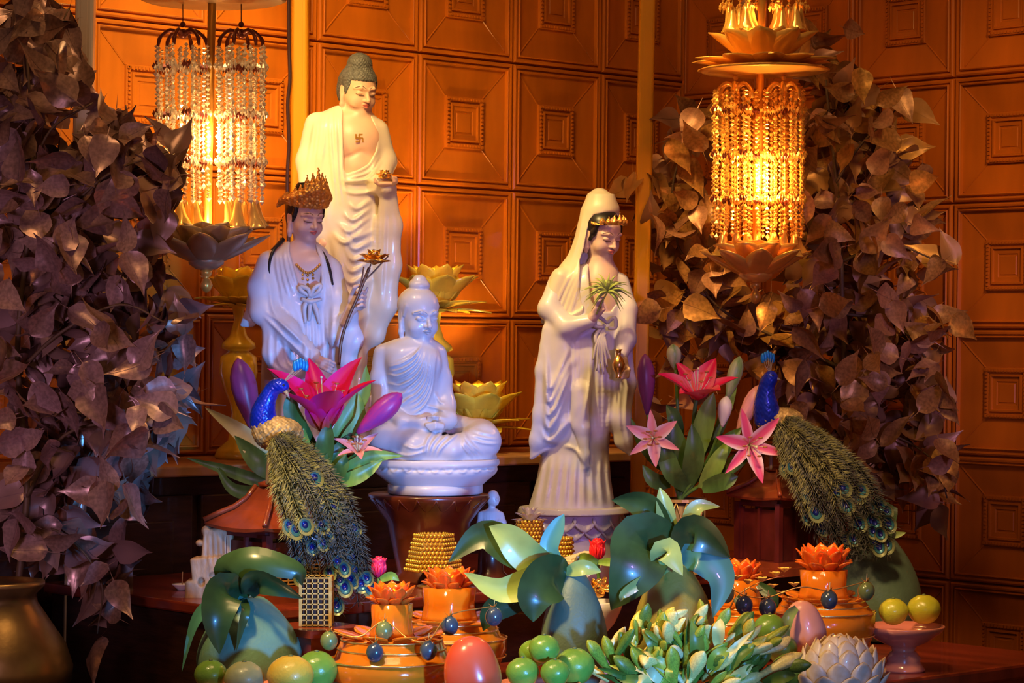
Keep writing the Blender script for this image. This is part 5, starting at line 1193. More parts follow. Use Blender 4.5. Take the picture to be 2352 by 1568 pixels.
# ================================================================ offerings on the table
M_pomelo = mat('pomelo_green', (.12, .25, .17), .42, noise=.22, nscale=9, bump=.25, bscale=180, coat=.15); M_pomelo2 = mat('olive_pomelo', (.30, .26, .04), .46, noise=.22, nscale=9, bump=.25, bscale=180, coat=.1); M_pomelo3 = mat('grey_green_pomelo', (.10, .165, .105), .5, noise=.25, nscale=9, bump=.25, bscale=180)
M_pleaf = mat('glossy_dark_leaf', (.030, .065, .016), .30, noise=.4, nscale=14, coat=.15); M_pleaf2 = mat('glossy_light_leaf', (.30, .40, .10), .3, noise=.25, nscale=14, coat=.2); M_pstem = mat('woody_stem', (.16, .13, .06), .5)
M_lime = mat('green_lime', (.16, .32, .035), .3, noise=.3, nscale=12, bump=.2, bscale=220, coat=.3); M_limey = mat('yellow_lime', (.52, .50, .03), .3, noise=.25, nscale=10, bump=.2, bscale=220, coat=.3); M_mandy = mat('yellow_mandarin', (.72, .48, .05), .34, noise=.25, nscale=8, bump=.3, bscale=160, coat=.2); M_greyg = mat('pale_green_fruit', (.34, .36, .16), .36, noise=.3, nscale=10, bump=.15, bscale=160, coat=.2)
M_mango = mat('red_mango', (.78, .05, .006), .25, col2=(.72, .12, .05), nscale=7, coat=.35); M_pinkf = mat('pink_fruit', (.78, .34, .24), .3, noise=.2, nscale=9, coat=.3)
M_dish = mat('pink_glazed_dish', (.66, .22, .15), .22, noise=.1, nscale=8, coat=.5); M_whitedish = mat('white_porcelain_dish', (.80, .76, .74), .2, coat=.5)
M_calyx = mat('fruit_calyx', (.10, .13, .04), .6)
def bottom_px(px, Y, z=ZB): return base_y(px, Y, z)
def pomelo(label, cx, ytop, ybot, rx, Y, m, leaves, lean=0., stem=None):
    yb = ybot if ybot else bottom_px(cx, Y); p = Px('pomelo', label, 'fruit', cx, yb, Y, 'pomelos'); h = (yb-ytop)
    prof = [(0.02, .015), (.30, .0), (.62, .05), (.88, .18), (1.0, .34), (.97, .50), (.84, .66), (.64, .80), (.46, .90), (.32, .96), (.20, .985), (.06, .97)]
    q = crom(prof, 4); b = MB(); b.lathe([(max(a[0], .01)*rx*p.sc, a[1]*h*p.sc) for a in q], 40, 0, (0, 0, 0), lambda a, t: 1+.012*math.sin(3*a+1)+.01*math.sin(5*a))
    b.v = [(x+lean*z, y, z) for x, y, z in b.v]; b.obj('fruit', m, p.root)
    sx = cx+lean*h
    p.tube('stem', [(sx, ytop+6, 0), (sx+4, ytop-14, -2), (sx+10, ytop-30, -4)], [6, 5, 4], M_pstem, 8)
    for pts, wd, lm, fold, tw in leaves: p.blade('leaf', pts, wd, lm, fold, tw, None, 1., 6, .12)
    return p
pomelo('teal lit pomelo with dark glossy leaves at the lower left', 572, 1366, None, 122, 4.18, M_pomelo,
       [([(566, 1372, -20), (545, 1330, -60), (535, 1300, -90), (600, 1276, -110), (690, 1300, -100), (702, 1336, -90)], 38, M_pleaf, -.35, .5), ([(575, 1360, -40), (600, 1320, -110), (650, 1330, -130), (706, 1362, -120)], 30, M_pleaf, .5, -.6),
        ([(556, 1362, -40), (530, 1345, -110), (516, 1400, -150), (520, 1484, -140)], 44, M_pleaf, .3, .3), ([(556, 1364, -20), (510, 1380, -60), (462, 1420, -60), (424, 1536, -50)], 20, mat('teal_leaf', (.06, .22, .17), .35, coat=.2), .5, -.9), ([(566, 1372, -40), (575, 1390, -118), (565, 1430, -124), (556, 1480, -122)], 12, M_pleaf, .3, 1.)])
pomelo('grey green pomelo in the middle behind the lime pile', 1318, 1306, None, 78, 4.30, M_pomelo3,
       [([(1300, 1316, -20), (1262, 1320, -60), (1228, 1360, -90), (1224, 1418, -86)], 56, M_pleaf, .25, .2), ([(1290, 1312, -10), (1230, 1330, -30), (1150, 1352, -40), (1066, 1312, -30)], 34, M_pleaf2, .4, -.3), ([(1280, 1312, 0), (1220, 1280, -30), (1170, 1230, -40), (1124, 1206, -30)], 40, M_pleaf2, .3, .2),
        ([(1280, 1312, 10), (1190, 1270, 0), (1110, 1230, 10), (1030, 1292, 10)], 40, M_pleaf, .3, -.2), ([(1296, 1310, 0), (1262, 1260, 0), (1280, 1210, 0), (1296, 1180, 0)], 22, mat('teal_leaf', (.06, .22, .17), .35, coat=.2), .3, .2), ([(1300, 1312, -20), (1340, 1300, -40), (1380, 1310, -30)], 18, M_pleaf2, .4, .3),
        ([(1285, 1318, -10), (1200, 1360, -20), (1130, 1400, -20), (1110, 1446, -20)], 34, M_pleaf, .3, .3)])
pomelo('olive yellow pomelo under big dark leaves right of the middle', 1548, 1286, None, 96, 4.42, M_pomelo2,
       [([(1545, 1296, -10), (1480, 1240, -60), (1450, 1300, -100), (1400, 1390, -90)], 74, M_pleaf, .2, .1), ([(1548, 1292, 0), (1500, 1180, -40), (1460, 1150, -40), (1404, 1146, -30)], 34, M_pleaf, .4, .3), ([(1555, 1292, 0), (1530, 1200, -40), (1520, 1150, -50), (1512, 1116, -50)], 22, M_pleaf2, .4, -.2),
        ([(1556, 1294, 0), (1580, 1200, -50), (1600, 1160, -60), (1650, 1160, -50)], 20, M_pleaf2, .4, .5), ([(1560, 1296, -10), (1580, 1220, -60), (1620, 1230, -70), (1672, 1276, -60)], 44, M_pleaf, .3, -.3), ([(1560, 1296, -10), (1600, 1270, -50), (1650, 1320, -60), (1632, 1410, -70)], 40, mat('teal_leaf', (.06, .22, .17), .35, coat=.2), .2, .2),
        ([(1545, 1298, -20), (1525, 1270, -80), (1530, 1260, -110), (1560, 1310, -120)], 36, M_pleaf2, .3, 0.), ([(1540, 1298, -30), (1480, 1320, -90), (1430, 1350, -110), (1420, 1370, -110)], 14, M_pleaf2, .3, .4)])
pomelo('tall green pomelo behind the pink dish at the right', 2018, 1196, None, 108, 5.12, M_pomelo3,
       [([(2010, 1206, -10), (1970, 1190, -40), (1990, 1240, -70), (2016, 1270, -70)], 24, M_pleaf, .3, .2), ([(2020, 1204, 0), (2050, 1226, -10), (2080, 1222, -10)], 9, M_pleaf2, .3, .1), ([(2016, 1204, 0), (2040, 1170, -10), (2026, 1260, -60)], 20, M_pleaf, .3, .4)], -.10)
# round fruit
def fruit(label, cx, cy, r, Y, m, group, squash=.94, name='lime', cat='fruit', tilt=(0, 0), stem=True):
    p = Px(name, label, cat, cx, cy+r*squash, Y, group); b = MB(); R_ = r*p.sc
    q = crom([(.01, -.93), (.25, -.95), (.70, -.70), (1.0, -.05), (.86, .52), (.45, .88), (.16, .95), (.01, .88)], 4)
    b.lathe([(max(a[0], .004)*R_, a[1]*R_*squash+R_*squash) for a in q], 28, 0, (0, 0, 0), lambda a, t: 1+.01*math.sin(4*a))
    o = b.obj('rind', m, p.root); o.rotation_euler = (tilt[0], tilt[1], 0)
    if stem: o2 = MB().lathe([(.001, 0), (R_*.12, .001), (R_*.10, .003), (R_*.05, .004), (.001, .0035)], 8, 0, (0, 0, R_*squash*1.90)).obj('calyx', M_calyx, p.root); o2.parent = p.root; o2.rotation_euler = (tilt[0], tilt[1], 0)
    return p
def dish(label, cx, yrim, Y, rr, yfoot=None, name='footed_dish', m=None, cat='dish', depth=.42, group='pink footed dishes'):
    yb = yfoot or bottom_px(cx, Y); p = Px(name, label, cat, cx, yb, Y, group); h = (yb-yrim)*p.sc; R_ = rr*p.sc
    prof = [(R_*.50, 0), (R_*.52, .004), (R_*.46, .010), (R_*.40, .018), (R_*.42, .024), (R_*.30, .036), (R_*.26, h*.45), (R_*.32, h*.56), (R_*.62, h*.68), (R_*.90, h*.88), (R_, h), (R_*.97, h+.002), (R_*.86, h*.90), (R_*.55, h*.74), (.003, h*.68)]
    MB().lathe(prof, 48).obj('bowl', m or M_dish, p.root); return p
dish('pink footed dish holding two limes at the right', 2075, 1438, 4.66, 96, None)
gR2 = 'limes on the right dish'
fruit('lime green fruit on the left of the pink dish', 2052, 1404, 34, 4.66, M_limey, gR2, .92); fruit('bigger yellow lime at the right rim of the pink dish', 2122, 1399, 39, 4.67, M_limey, gR2, .88)
dish('pink footed dish under the fruit in the lower left corner', 590, 1572, 4.02, 142, None)
gL2 = 'fruit on the left dish'
fruit('small green lime at the left end of the lower left fruit', 484, 1550, 38, 4.00, M_lime, gL2); fruit('greyish green fruit between the lime and the yellow mandarin', 561, 1560, 46, 3.97, M_greyg, gL2, .94, 'green_apple'); fruit('large yellow mandarin before the teal lit pomelo', 667, 1552, 54, 3.96, M_mandy, gL2, .9, 'mandarin'); fruit('dark green lime with blue glints right of the yellow mandarin', 727, 1540, 48, 4.02, M_lime, gL2, .98)
dish('pink dish under the pile of green limes', 1236, 1570, 4.02, 100, None)
gC = 'green limes in the middle'
fruit('green lime on top of the middle pile', 1250, 1490, 36, 4.02, M_lime, gC); fruit('green lime at the lower left of the middle pile', 1200, 1544, 38, 3.99, M_lime, gC); fruit('green lime at the lower right of the middle pile', 1275, 1545, 34, 3.97, M_lime, gC); fruit('green lime at the back of the middle pile, half hidden', 1225, 1500, 34, 4.06, M_lime, gC); fruit('darker green lime right of the middle pile', 1320, 1530, 46, 4.06, M_lime, gC)
gT = 'green limes right of the tuberoses'
dish('low pink dish under the limes and the pink fruit', 1812, 1556, 4.30, 96, None)
fruit('dark green lime above the tuberose buds', 1768, 1444, 38, 4.30, M_lime, gT); fruit('dark green lime at the bottom beside the scaly fruit', 1812, 1540, 42, 4.22, M_lime, gT); fruit('dark green lime hidden between the pink fruit and the tuberoses', 1796, 1490, 36, 4.33, M_lime, gT)
def mango(label, cx, cy, rx, ry, Y, m, rot, name='mango'):
    p = Px(name, label, 'fruit', cx, cy+ry*.9, Y); s = Sculpt(cx-rx*1.7, cx+rx*1.7, cy-ry*1.6, cy+ry*1.6, -rx*1.5, rx*1.5, max(rx, ry)/22)
    R = rotm(0, rot, 0); s.ell((cx, cy, 0), (rx, ry, rx*.85), 6, R); s.ell((cx+rx*.18*math.cos(rot), cy+ry*.28, -2), (rx*.94, ry*.68, rx*.84), rx*.5, R); s.ell((cx-rx*.1, cy-ry*.36, 0), (rx*.70, ry*.60, rx*.68), rx*.5, R)
    s.obj('rind', m, p.root, p.ox, p.oy, p.sc); return p
mango('shiny red and pink mango at the bottom in front of the amber lamps', 1082, 1542, 60, 76, 3.93, M_mango, .15)
q_ = mango('tilted pink fruit with a green leaf beside the right amber lamp', 1848, 1440, 42, 58, 4.36, M_pinkf, -.25, 'pink_apple')
q_.blade('leaf', [(1826, 1392, -30), (1806, 1410, -48), (1800, 1440, -46), (1806, 1470, -44)], 13, M_pleaf2, .3)
# pale scaly fruit
M_scale = mat('pale_scale', (.78, .70, .58), .36, noise=.3, nscale=30, coat=.2, col2=(.62, .40, .20)); M_scaled = mat('scale_core', (.14, .12, .10), .5)
p = Px('scaly_fruit', 'pale fruit covered in pointed scales, glowing blue, at the bottom right', 'fruit', 1928, 1640, 4.22)
R_ = 92*p.sc; cz = 78*p.sc
MB().sphere((0, 0, cz), R_, 24, 16, 0, (1, 1, .86)).obj('core', M_scaled, p.root)
sme = petal_mesh('scale', 62*p.sc, 27*p.sc, 7*p.sc, -9*p.sc, M_scale, 6, .85)
for i in range(7):
    ph = -.6+i*.31; n = max(3, int(11*math.cos(ph))+1)
    for k in range(n):
        a = 2*PI*(k+.5*(i % 2))/n; d = Vector((math.cos(ph)*math.cos(a), math.cos(ph)*math.sin(a), math.sin(ph)))
        T = Vector((-math.sin(a)*.0-math.sin(ph)*math.cos(a), -math.sin(ph)*math.sin(a), math.cos(ph))); T = (T+d*.42).normalized(); X = T.cross(d).normalized()*-1; Yv = T.cross(X).normalized()*-1
        M = Matrix((X, -Yv, T)).transposed().to_4x4(); o = link('scale', sme, p.root); o.matrix_basis = Matrix.Translation(Vector((d.x*R_, d.y*R_, d.z*R_*.86+cz))-T*.10*R_) @ M
        md = o.modifiers.new('solid', 'SOLIDIFY'); md.thickness = .0022
# tuberose bunch
M_bud = [mat('tuberose_green', (.32, .36, .03), .4, noise=.3, nscale=30), mat('tuberose_cream', (.82, .64, .18), .4, noise=.2, nscale=30), mat('tuberose_yellow', (.72, .52, .05), .4, noise=.2, nscale=30), mat('tuberose_mint', (.62, .58, .28), .38, noise=.2, nscale=30), mat('tuberose_deep', (.11, .18, .02), .4, noise=.3, nscale=30)]
def bud_mesh(m, seed):
    b = MB(); b.lathe([(.05, 0), (.075, .10), (.10, .3), (.135, .55), (.150, .72), (.115, .86), (.06, .95), (.01, 1.0)], 10, 0, (0, 0, 0), lambda a, t: 1+.14*math.cos(3*a+seed)*(t > .4)); return b.mesh('bud', m)
YT = 4.12; p = Px('tuberose_bunch', 'bunch of green and cream tuberose buds lying at the bottom right', 'flower', 1590, bottom_px(1590, YT)-8, YT)
r = np.random.default_rng(21); bms = [bud_mesh(m, i) for i, m in enumerate(M_bud)]
cx, cy = 1585, 1610
p.tube('stem_bundle', [(cx-60, cy+20, 20), (cx, cy, 0), (cx+60, cy-30, -10)], [22, 20, 16], M_bud[4], 10)
for i in range(118):
    a = r.uniform(-1.22, 1.28); rad = math.sqrt(r.uniform(.06, 1.0)); L = r.uniform(58, 125)
    X = cx+math.sin(a)*rad*240; Yp = cy-math.cos(a)*rad*172-14
    d = Vector((math.sin(a*.6)+r.normal(.28, .42), r.uniform(-.9, .3), .75+r.normal(0, .30))).normalized()
    o = link('bud', bms[int(r.choice(5, p=[.36, .24, .12, .06, .22]))], p.root); base = p.v(X, Yp, -60*(1-rad)+r.uniform(-40, 30))
    o.matrix_basis = Matrix.Translation(base-d*L*.35*p.sc) @ d.to_track_quat('Z', 'Y').to_matrix().to_4x4() @ Matrix.Rotation(r.uniform(0, 6), 4, 'Z') @ Matrix.Diagonal((L*p.sc*r.uniform(.7, 1.15), L*p.sc*r.uniform(.5, 1.0), L*p.sc, 1))
for i in range(60):
    a = r.uniform(-1.25, 1.28); rad = r.uniform(.45, 1.06); e = (cx+math.sin(a)*rad*250+r.uniform(-10, 40), cy-math.cos(a)*rad*182-10, r.uniform(-80, 20)); L = r.uniform(.30, .6)
    st_ = (cx+(e[0]-cx)*(1-L)+r.uniform(-20, 20), cy+(e[1]-cy)*(1-L), e[2]+10); p.blade('leaf', [st_, ((st_[0]+e[0])/2+r.uniform(-8, 8), (st_[1]+e[1])/2-8, e[2]-14), e], r.uniform(9, 19), M_bud[int(r.choice(5, p=[.34, .16, .08, .06, .36]))], .35, r.normal(0, .6))
# ---------------------------------------------------------------- amber glass lotus candle lamps
M_amb = mat('amber_glass', (.88, .25, .012), .13, 0, trans=.40, noise=.10, nscale=12, coat=.4, bump=.25, bscale=40); M_ambr = mat('orange_red_glass', (1.0, .20, .02), .12, 0, trans=.45, noise=.2, nscale=20, coat=.4)
M_gband = mat('gold_rim', (1.0, .70, .25), .2, .9)
def amber_lamp(label, cx, Y, ytop, yneck, yshoulder, yrim, rtop, rneck, rbowl, glow, squat=False):
    yb = bottom_px(cx, Y); p = Px('amber_lotus_lamp', label, 'lamp', cx, yb, Y, 'amber glass lotus lamps'); s = p.sc; z = lambda y: (yb-y)*s
    prof = [(rbowl*.50*s, 0), (rbowl*.56*s, .004), (rbowl*.50*s, .012), (rbowl*.86*s, z(yrim)*.38), (rbowl*s, z(yrim)*.74), (rbowl*s, z(yrim)), (rbowl*.90*s, z(yrim)+.004), (rbowl*.80*s, z(yshoulder)), (rneck*1.15*s, z(yshoulder)+.004), (.004, z(yshoulder)+.005)]
    MB().lathe(prof, 48).obj('bowl', M_amb, p.root)
    for zz, rr in ((z(yrim)-.001, rbowl*1.005), (z(yshoulder)+.001, rbowl*.80), ((z(yrim)*.45+z(yshoulder)*.55), rbowl*.855), (z(yrim)*.62, rbowl*.99)): b = MB(); b.tube([(rr*s*math.cos(a), rr*s*math.sin(a), zz) for a in np.linspace(0, 2*PI, 41)], .0016, 6); b.obj('rim', M_gband, p.root)
    MB().lathe([(rneck*s*1.12, z(yshoulder)+.005), (rneck*s*1.06, z(yshoulder)+.012), (rneck*s*.98, (z(yshoulder)+z(yneck))/2), (rneck*s*1.04, z(yneck)), (rneck*s*.86, z(yneck)+.001), (.003, z(yneck)+.001)], 32, 0, (0, 0, 0), lambda a, t: 1+.03*math.cos(8*a)).obj('neck', M_amb, p.root)
    L = (yneck-ytop)*1.12
    for n, tl, lf in ((9, .12, 1.), (9, .42, .95), (8, .85, .7)):
        me = petal_mesh('petal', L*lf*s, L*.40*lf*s, 5*s, L*.10*s, M_ambr, 6, .8)
        for k in range(n):
            a = 2*PI*(k+.4*tl)/n; o = link('petal', me, p.root, Vector((-math.sin(a)*rneck*.62*s, math.cos(a)*rneck*.62*s, z(yneck)-.002)), Euler((-tl, 0, a), 'XYZ')); md = o.modifiers.new('solid', 'SOLIDIFY'); md.thickness = .0022
    me = petal_mesh('bowl_petal', (rbowl*.86-rneck*1.2)*s, rbowl*.20*s, 4*s, -5*s, M_amb, 6, .8)
    for k in range(9):
        a = 2*PI*k/9; o = link('bowl_petal', me, p.root, Vector((-math.sin(a)*rneck*1.5*s, math.cos(a)*rneck*1.5*s, z(yshoulder)+.001)), Euler((-1.36, 0, a), 'XYZ')); md = o.modifiers.new('solid', 'SOLIDIFY'); md.thickness = .002
    ld = bpy.data.lights.new('candle_light', 'POINT'); ld.color = (1, .36, .06); ld.energy = glow; ld.shadow_soft_size = .008
    lo = bpy.data.objects.new('candle_light', ld); COL.objects.link(lo); lo.parent = p.root; lo.location = (0, 0, z(yneck)+.018)
    return p
amber_lamp('foremost amber glass lotus lamp at the bottom, with a wide bowl', 900, 4.08, 1338, 1386, 1468, 1512, 50, 46, 146, .16)
amber_lamp('amber glass lotus lamp half hidden behind the foremost one', 1032, 4.40, 1304, 1348, 1428, 1462, 60, 58, 132, .16)
amber_lamp('amber glass lotus lamp right, with orange crown of petals and round bowl', 1892, 4.62, 1252, 1308, 1378, 1402, 58, 52, 118, .18)
amber_lamp('orange lotus lamp behind the teal leaf of the olive pomelo', 1692, 4.80, 1286, 1330, 1394, 1424, 56, 54, 92, .12)
# berry garlands
M_berry = mat('dark_blue_glass_berry', (.05, .075, .10), .22, .2, noise=.3, nscale=50, coat=.5); M_berryg = mat('green_glass_berry', (.16, .20, .06), .25, .1, coat=.5)
def garland(label, Y, pts, wire):
    p = Px('berry_garland', label, 'garland', wire[0][0], wire[0][1], Y, 'berry garlands'); p.tube('wire', wire, [1.6, 1.4], M_goldpaint, 5)
    for i, (x, y, d, g) in enumerate(pts):
        c = p.v(x, y, d); b = MB(); b.sphere(tuple(c), 20*p.sc, 14, 10, 0, (1, 1, 1.12)); k = b.obj('berry', M_berryg if g else M_berry, p.root)
        b = MB(); 
        for q in range(6):
            a = 2*PI*q/6; t = c+Vector((0, 0, 17*p.sc)); e = t+Vector((math.cos(a)*13*p.sc, math.sin(a)*13*p.sc, (2+12*(q % 2))*p.sc)); sd = Vector((-math.sin(a), math.cos(a), 0))*5*p.sc
            b.add([t-sd, t+sd, e, t+Vector((0, 0, 4*p.sc))], [(0, 1, 2), (0, 2, 3), (2, 1, 3)], 0)
        b.tube([c+Vector((0, 0, 18*p.sc)), c+Vector((2*p.sc, 0, 40*p.sc))], .0009, 4); b.obj('cap', M_goldpaint, k, False)
garland('garland of dark glass berries with gold caps draped over the front amber lamps', 4.08, [(760, 1464, -60, 1), (868, 1482, -132, 0), (988, 1478, -128, 0), (886, 1440, -70, 1), (1034, 1432, -40, 0), (1134, 1420, 40, 0)], [(760, 1440, -60), (830, 1450, -100), (886, 1418, -70), (940, 1450, -120), (988, 1456, -120), (1034, 1408, -40), (1134, 1396, 40)])
garland('garland of dark glass berries with gold caps beside the right amber lamp', 4.50, [(1898, 1372, -50, 0), (1988, 1356, -10, 1), (1704, 1384, -60, 0), (1756, 1388, -70, 0), (1664, 1360, -30, 1)], [(1664, 1338, -30), (1704, 1360, -60), (1756, 1364, -70), (1830, 1340, -80), (1898, 1350, -50), (1988, 1334, -10)])
p = Px('gilt_twig', 'gilt twig with small yellow blossoms in front of the brown pagoda', 'flower', 1690, 1400, 4.55); r = np.random.default_rng(8)
p.tube('twig', [(1668, 1420, 0), (1690, 1370, -10), (1740, 1336, -20), (1800, 1320, -10)], [2.4, 1.6, 1], M_goldpaint, 5); p.tube('twig', [(1690, 1370, -10), (1676, 1320, -6), (1660, 1280, 0)], [1.8, 1], M_goldpaint, 5)
bl = petal_mesh('blossom_petal', 20*p.sc, 8*p.sc, 3*p.sc, 2*p.sc, mat('yellow_blossom', (.82, .48, .08), .4), 5, .9)
for x, y in ((1716, 1340), (1748, 1334), (1780, 1322), (1800, 1312), (1735, 1360), (1770, 1350), (1690, 1330), (1662, 1290), (1822, 1346), (1790, 1366)):
    for k in range(5):
        o = link('blossom_petal', bl, p.root, p.v(x, y, -20), Euler((-.9, 0, 2*PI*k/5+r.uniform(0, 1)), 'XYZ'))
for pts in ([(1690, 1370, -12), (1710, 1400, -30), (1716, 1448, -26)], [(1740, 1340, -20), (1770, 1370, -40), (1760, 1420, -34)], [(1676, 1330, -10), (1650, 1350, -20), (1640, 1390, -20)]): p.blade('leaf', pts, 15, M_pleaf, .3)
# small pink and red lotus candles
M_pinkc = mat('bright_pink_petal', (.86, .03, .12), .4, sss=.2); M_redc = mat('bright_red_petal', (.85, .02, .03), .4, sss=.2)
def candle(label, cx, cy, Y, r_, m, yfoot, leafs):
    p = Px('lotus_candle', label, 'flower', cx, yfoot, Y); s = p.sc
    p.tube('stem', [(cx+6, yfoot, 4), (cx+2, (cy+yfoot)/2+10, 4), (cx, cy+r_*.8, 0)], [5, 4, 4], M_stem, 7)
    for n, tl, lf in ((6, .18, 1.), (6, .42, .98), (5, .02, .9)):
        me = petal_mesh('petal', r_*1.75*lf*s, r_*.62*lf*s, r_*.22*s, -r_*.10*s, m, 7, .8)
        for k in range(n): o = link('petal', me, p.root, p.v(cx, cy+r_*.85), Euler((-tl, 0, 2*PI*(k+tl)/n), 'XYZ')); md = o.modifiers.new('solid', 'SOLIDIFY'); md.thickness = .0014
    for pts in leafs: p.blade('leaf', pts, 10, M_lleaf2, .3)
candle('small bright pink lotus bud on a stem beside the peacock tail', 870, 1302, 4.42, 28, M_pinkc, bottom_px(870, 4.42), [[(874, 1330, -6), (900, 1320, -20), (918, 1332, -16)]])
candle('bright red lotus bud under the base of the veiled statue', 1372, 1262, 4.78, 30, M_redc, bottom_px(1372, 4.9, ZT)+10, [[(1372, 1290, -10), (1340, 1276, -30), (1322, 1286, -24)], [(1374, 1290, -6), (1410, 1290, -20), (1425, 1310, -16)]])
# gold beaded hexagonal lamp and beaded goblet
M_gb = mat('gold_bead', (.90, .60, .08), .2, .7)
def beaded(name, label, cx, Y, ytop, ybot, rt, rb, sides, tilt, cat='lamp', r_=4.6, z0=ZT):
    yb = bottom_px(cx, Y, z0); p = Px(name, label, cat, cx, yb, Y); s = p.sc; H = (ybot-ytop)*s; z1 = (yb-ybot)*s
    MB().lathe([(rb*.55*s, 0), (rb*.6*s, .004), (rb*.2*s, .012), (rb*.2*s, z1*.9), (rb*.55*s, z1), (rb*.5*s, z1+.004)], 20).obj('foot', M_goldpaint, p.root)
    MB().lathe([(rb*.96*s, z1), (rt*.96*s, z1+H), (rt*.80*s, z1+H), (rt*.7*s, z1+H*.8), (.002, z1+H*.8)], sides).obj('shade', mat('amber_shade', (.45, .26, .03), .35, .3), p.root, False)
    b = MB(); rows = max(5, int(H/(r_*1.7*s)))
    for i in range(rows):
        t = i/(rows-1); R_ = (rb+(rt-rb)*t)*s
        for k in range(sides):
            a0, a1 = 2*PI*k/sides, 2*PI*(k+1)/sides; n = max(2, int(2*PI*R_/sides/(r_*1.9*s)))
            for j in range(n):
                u = (j+.5*(i % 2))/n; b.sphere((R_*(math.cos(a0)*(1-u)+math.cos(a1)*u), R_*(math.sin(a0)*(1-u)+math.sin(a1)*u), z1+H*t), r_*1.0*s, 6, 4)
    o = b.obj('bead_cover', M_gb, p.root); o['kind'] = 'stuff'; return p
beaded('beaded_lamp', 'gold beaded six sided lamp behind the middle amber lamp', 996, 4.78, 1228, 1306, 44, 66, 6, 0)
p = beaded('beaded_goblet', 'gold beaded goblet with white coral petals left of the lotus base', 1216, 4.95, 1196, 1300, 30, 26, 10, 0, 'goblet')
me = petal_mesh('coral_petal', 44*p.sc, 9*p.sc, 4*p.sc, 10*p.sc, M_robe, 6, .8)
for n, tl in ((8, .25), (9, .7), (8, 1.1)):
    for k in range(n): link('coral_petal', me, p.root, p.v(1216, 1204), Euler((-tl, 0, 2*PI*(k+tl)/n), 'XYZ'))
p = beaded('beaded_goblet', 'small brown beaded cup in front of the lotus base', 1292, 4.9, 1236, 1304, 22, 26, 10, 0, 'goblet')
# white offering bowl with gold ingots, folded papers
pd = dish('white footed bowl heaped with gold ingots', 1376, 1382, 4.62, 56, None, 'offering_bowl', M_whitedish, 'bowl', group=None)
M_ing = mat('gold_ingot', (.95, .55, .12), .22, .85)
ib = MB(); v = []; f = []
for i in range(9):
    t = i/8; a = (t-.5)*2.4
    for k in range(10):
        b_ = 2*PI*k/10; w_ = .6*math.cos((t-.5)*PI*.9)+.12; v.append((math.sin(a)*1.2, math.cos(b_)*w_, (1-math.cos(a))*1.0+math.sin(b_)*.28*(1.1-abs(t-.5))))
for i in range(8):
    for k in range(10): k2 = (k+1) % 10; f.append((i*10+k, i*10+k2, (i+1)*10+k2, (i+1)*10+k))
f += [tuple(reversed(range(10))), tuple(range(80, 90))]; ib.add(v, f); ime = ib.mesh('ingot_body', M_ing); ob = MB(); ob.sphere((0, 0, .30), .46, 10, 7, 0, (1, 1, .8)); ome = ob.mesh('ingot_top', M_ing)
for i, (x, y, d, a, lab) in enumerate(((1352, 1352, -8, .3, 'gold ingot at the left of the white bowl'), (1398, 1354, -6, -.4, 'gold ingot at the right of the white bowl'), (1374, 1366, -30, 1.2, 'gold ingot at the front of the white bowl'), (1376, 1342, 8, .9, 'gold ingot topping the heap in the white bowl'))):
    t = thing('gold_ingot', lab, 'ingot', P(x, y, 4.62+d*4.62/F), 'gold ingots in the white bowl', (0, 0, a)); link('ingot_body', ime, t, None, None, .0165); link('ingot_top', ome, t, None, None, .0165)
M_paper = mat('cream_paper', (.86, .74, .50), .6)
for i, (x, y, rz, ry) in enumerate(((1336, 1300, .5, -.5), (1348, 1316, .3, -.62), (1330, 1282, .7, -.2))):
    b = MB(); b.box((0, 0, 0), (.062, .030, .006)); b.box((.0, .002, .005), (.056, .024, .004)); o = b.obj('folded_paper', M_paper, None, False, P(x, y, 4.78+.01*i), (0, ry, rz)); tag(o, ('cream folded paper above the gold ingots', 'cream folded paper lying nearest to the gold ingots', 'cream folded paper next to the red lotus bud')[i], 'paper', 'folded papers')
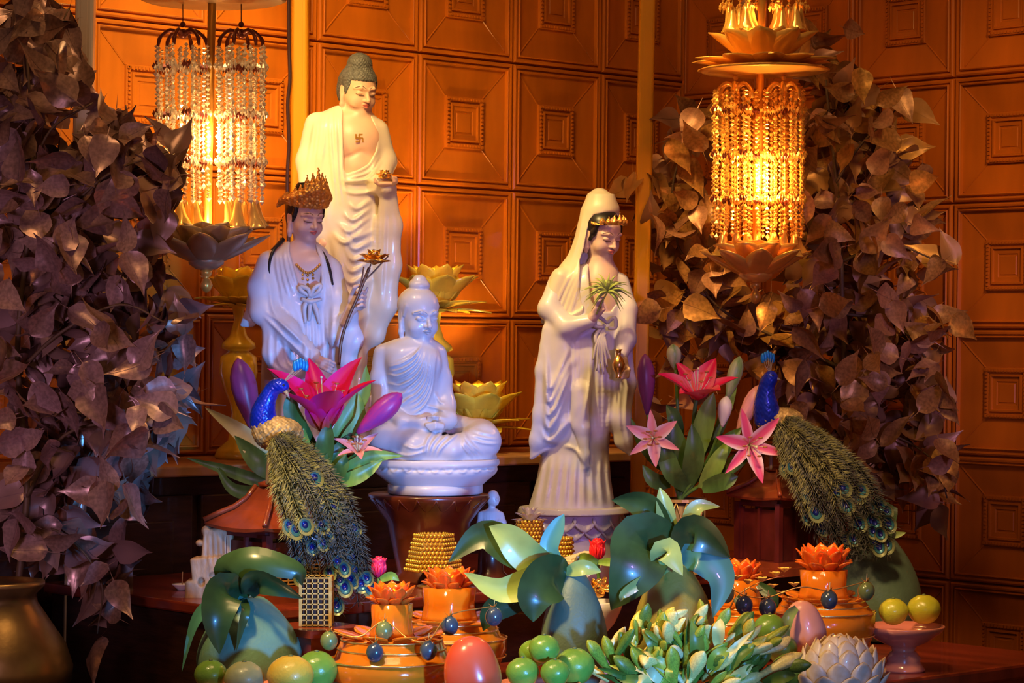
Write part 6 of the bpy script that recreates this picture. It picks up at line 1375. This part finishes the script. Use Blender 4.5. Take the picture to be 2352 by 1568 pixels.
# carved wood, tiny dish on the step end
M_carve = mat('light_carved_wood', (.42, .24, .12), .5, noise=.35, nscale=20, bump=.4, bscale=60, stretch=(3, 3, 1))
YC = 4.56; p = Px('wood_carving', 'light brown carved wooden piece left of the red roofed pagoda', 'carving', 488, base_y(488, YC, ZT), YC)
s = Sculpt(424, 560, 1200, 1400, -50, 50, 1.8); yb = p.oy
s.box((500, 1258, 0), (34, 44, 20), 4, rotm(0, .08, 0), 6); s.box((482, 1310, -4), (40, 34, 24), 6, rotm(0, -.1, 0), 6); s.box((480, (1336+yb)/2, 0), (52, (yb-1336)/2+6, 30), 4, None, 8)
for k in range(4): s.ell((474+k*18, 1218+6*(k % 2), -4), (11, 12, 14), 5)
s.ell((460, 1246, -6), (10, 8, 12), 4); s.ell((456, 1290, -8), (12, 14, 16), 5); s.ell((500, 1320, -28), (16, 10, 12), 3, None, 'd'); s.ell((466, 1334, -28), (8, 10, 12), 3, None, 'd')
for k in range(5): s.stroke([(476+k*12, 1226), (478+k*12, 1296)], -2.2, 3); 
s.obj('carved_body', M_carve, p.root, p.ox, p.oy, p.sc)
YD = 4.68; p = Px('incense_dish', 'tiny cream dish with an incense stub at the left end of the step', 'dish', 418, base_y(418, YD, ZT), YD)
MB().lathe([(.008, 0), (.009, .002), (.018, .010), (.019, .012), (.016, .011), (.002, .005)], 20).obj('dish_body', M_whitedish, p.root); MB().tube([(0, 0, .005), (.001, 0, .034)], .0012, 6).obj('incense_stub', M_carve, p.root)

# gilt lattice lantern on a red stand
p = Px('lattice_lantern', 'small gilt lattice lantern on a red block below the left peacock tail', 'lantern', 727, 1434, 4.24); h = 112*p.sc; w_ = 34*p.sc
MB().box((0, 0, h/2), (w_*1.7, w_*1.7, h*.9)).obj('lamp_core', M_dark, p.root, False)
for sx in (-1, 1):
    for sy in (-1, 1): MB().box((sx*w_, sy*w_, h/2), (.005, .005, h)).obj('post', M_lat, p.root, False)
b = MB()
for k in range(4):
    R = Matrix.Rotation(k*PI/2, 3, 'Z')
    for i in range(6): b.box(R @ Vector((-w_+i*w_*.4, -w_, h/2)), (.002, .003, h), 0, R)
    for i in range(10): b.box(R @ Vector((0, -w_, h*.02+i*h*.107)), (w_*2, .003, .002), 0, R)
o = b.obj('lattice', M_lat, p.root, False); o['kind'] = 'stuff'
hh = P(727, 1434, 4.24).z-ZC-ZB
t = thing('red_block', 'red lacquered wooden block carrying the small gilt lattice lantern', 'stand', P(727, 1434, 4.24)-Vector((0, 0, hh)), None, (0, 0, ANG))
o = MB().box((0, 0, (hh-.001)/2), (.11, .11, hh-.013)).obj('block_body', M_redwood, t, False); o = MB().box((0, 0, hh-.0075), (.125, .125, .012)).obj('block_top', M_redwood, t, False)
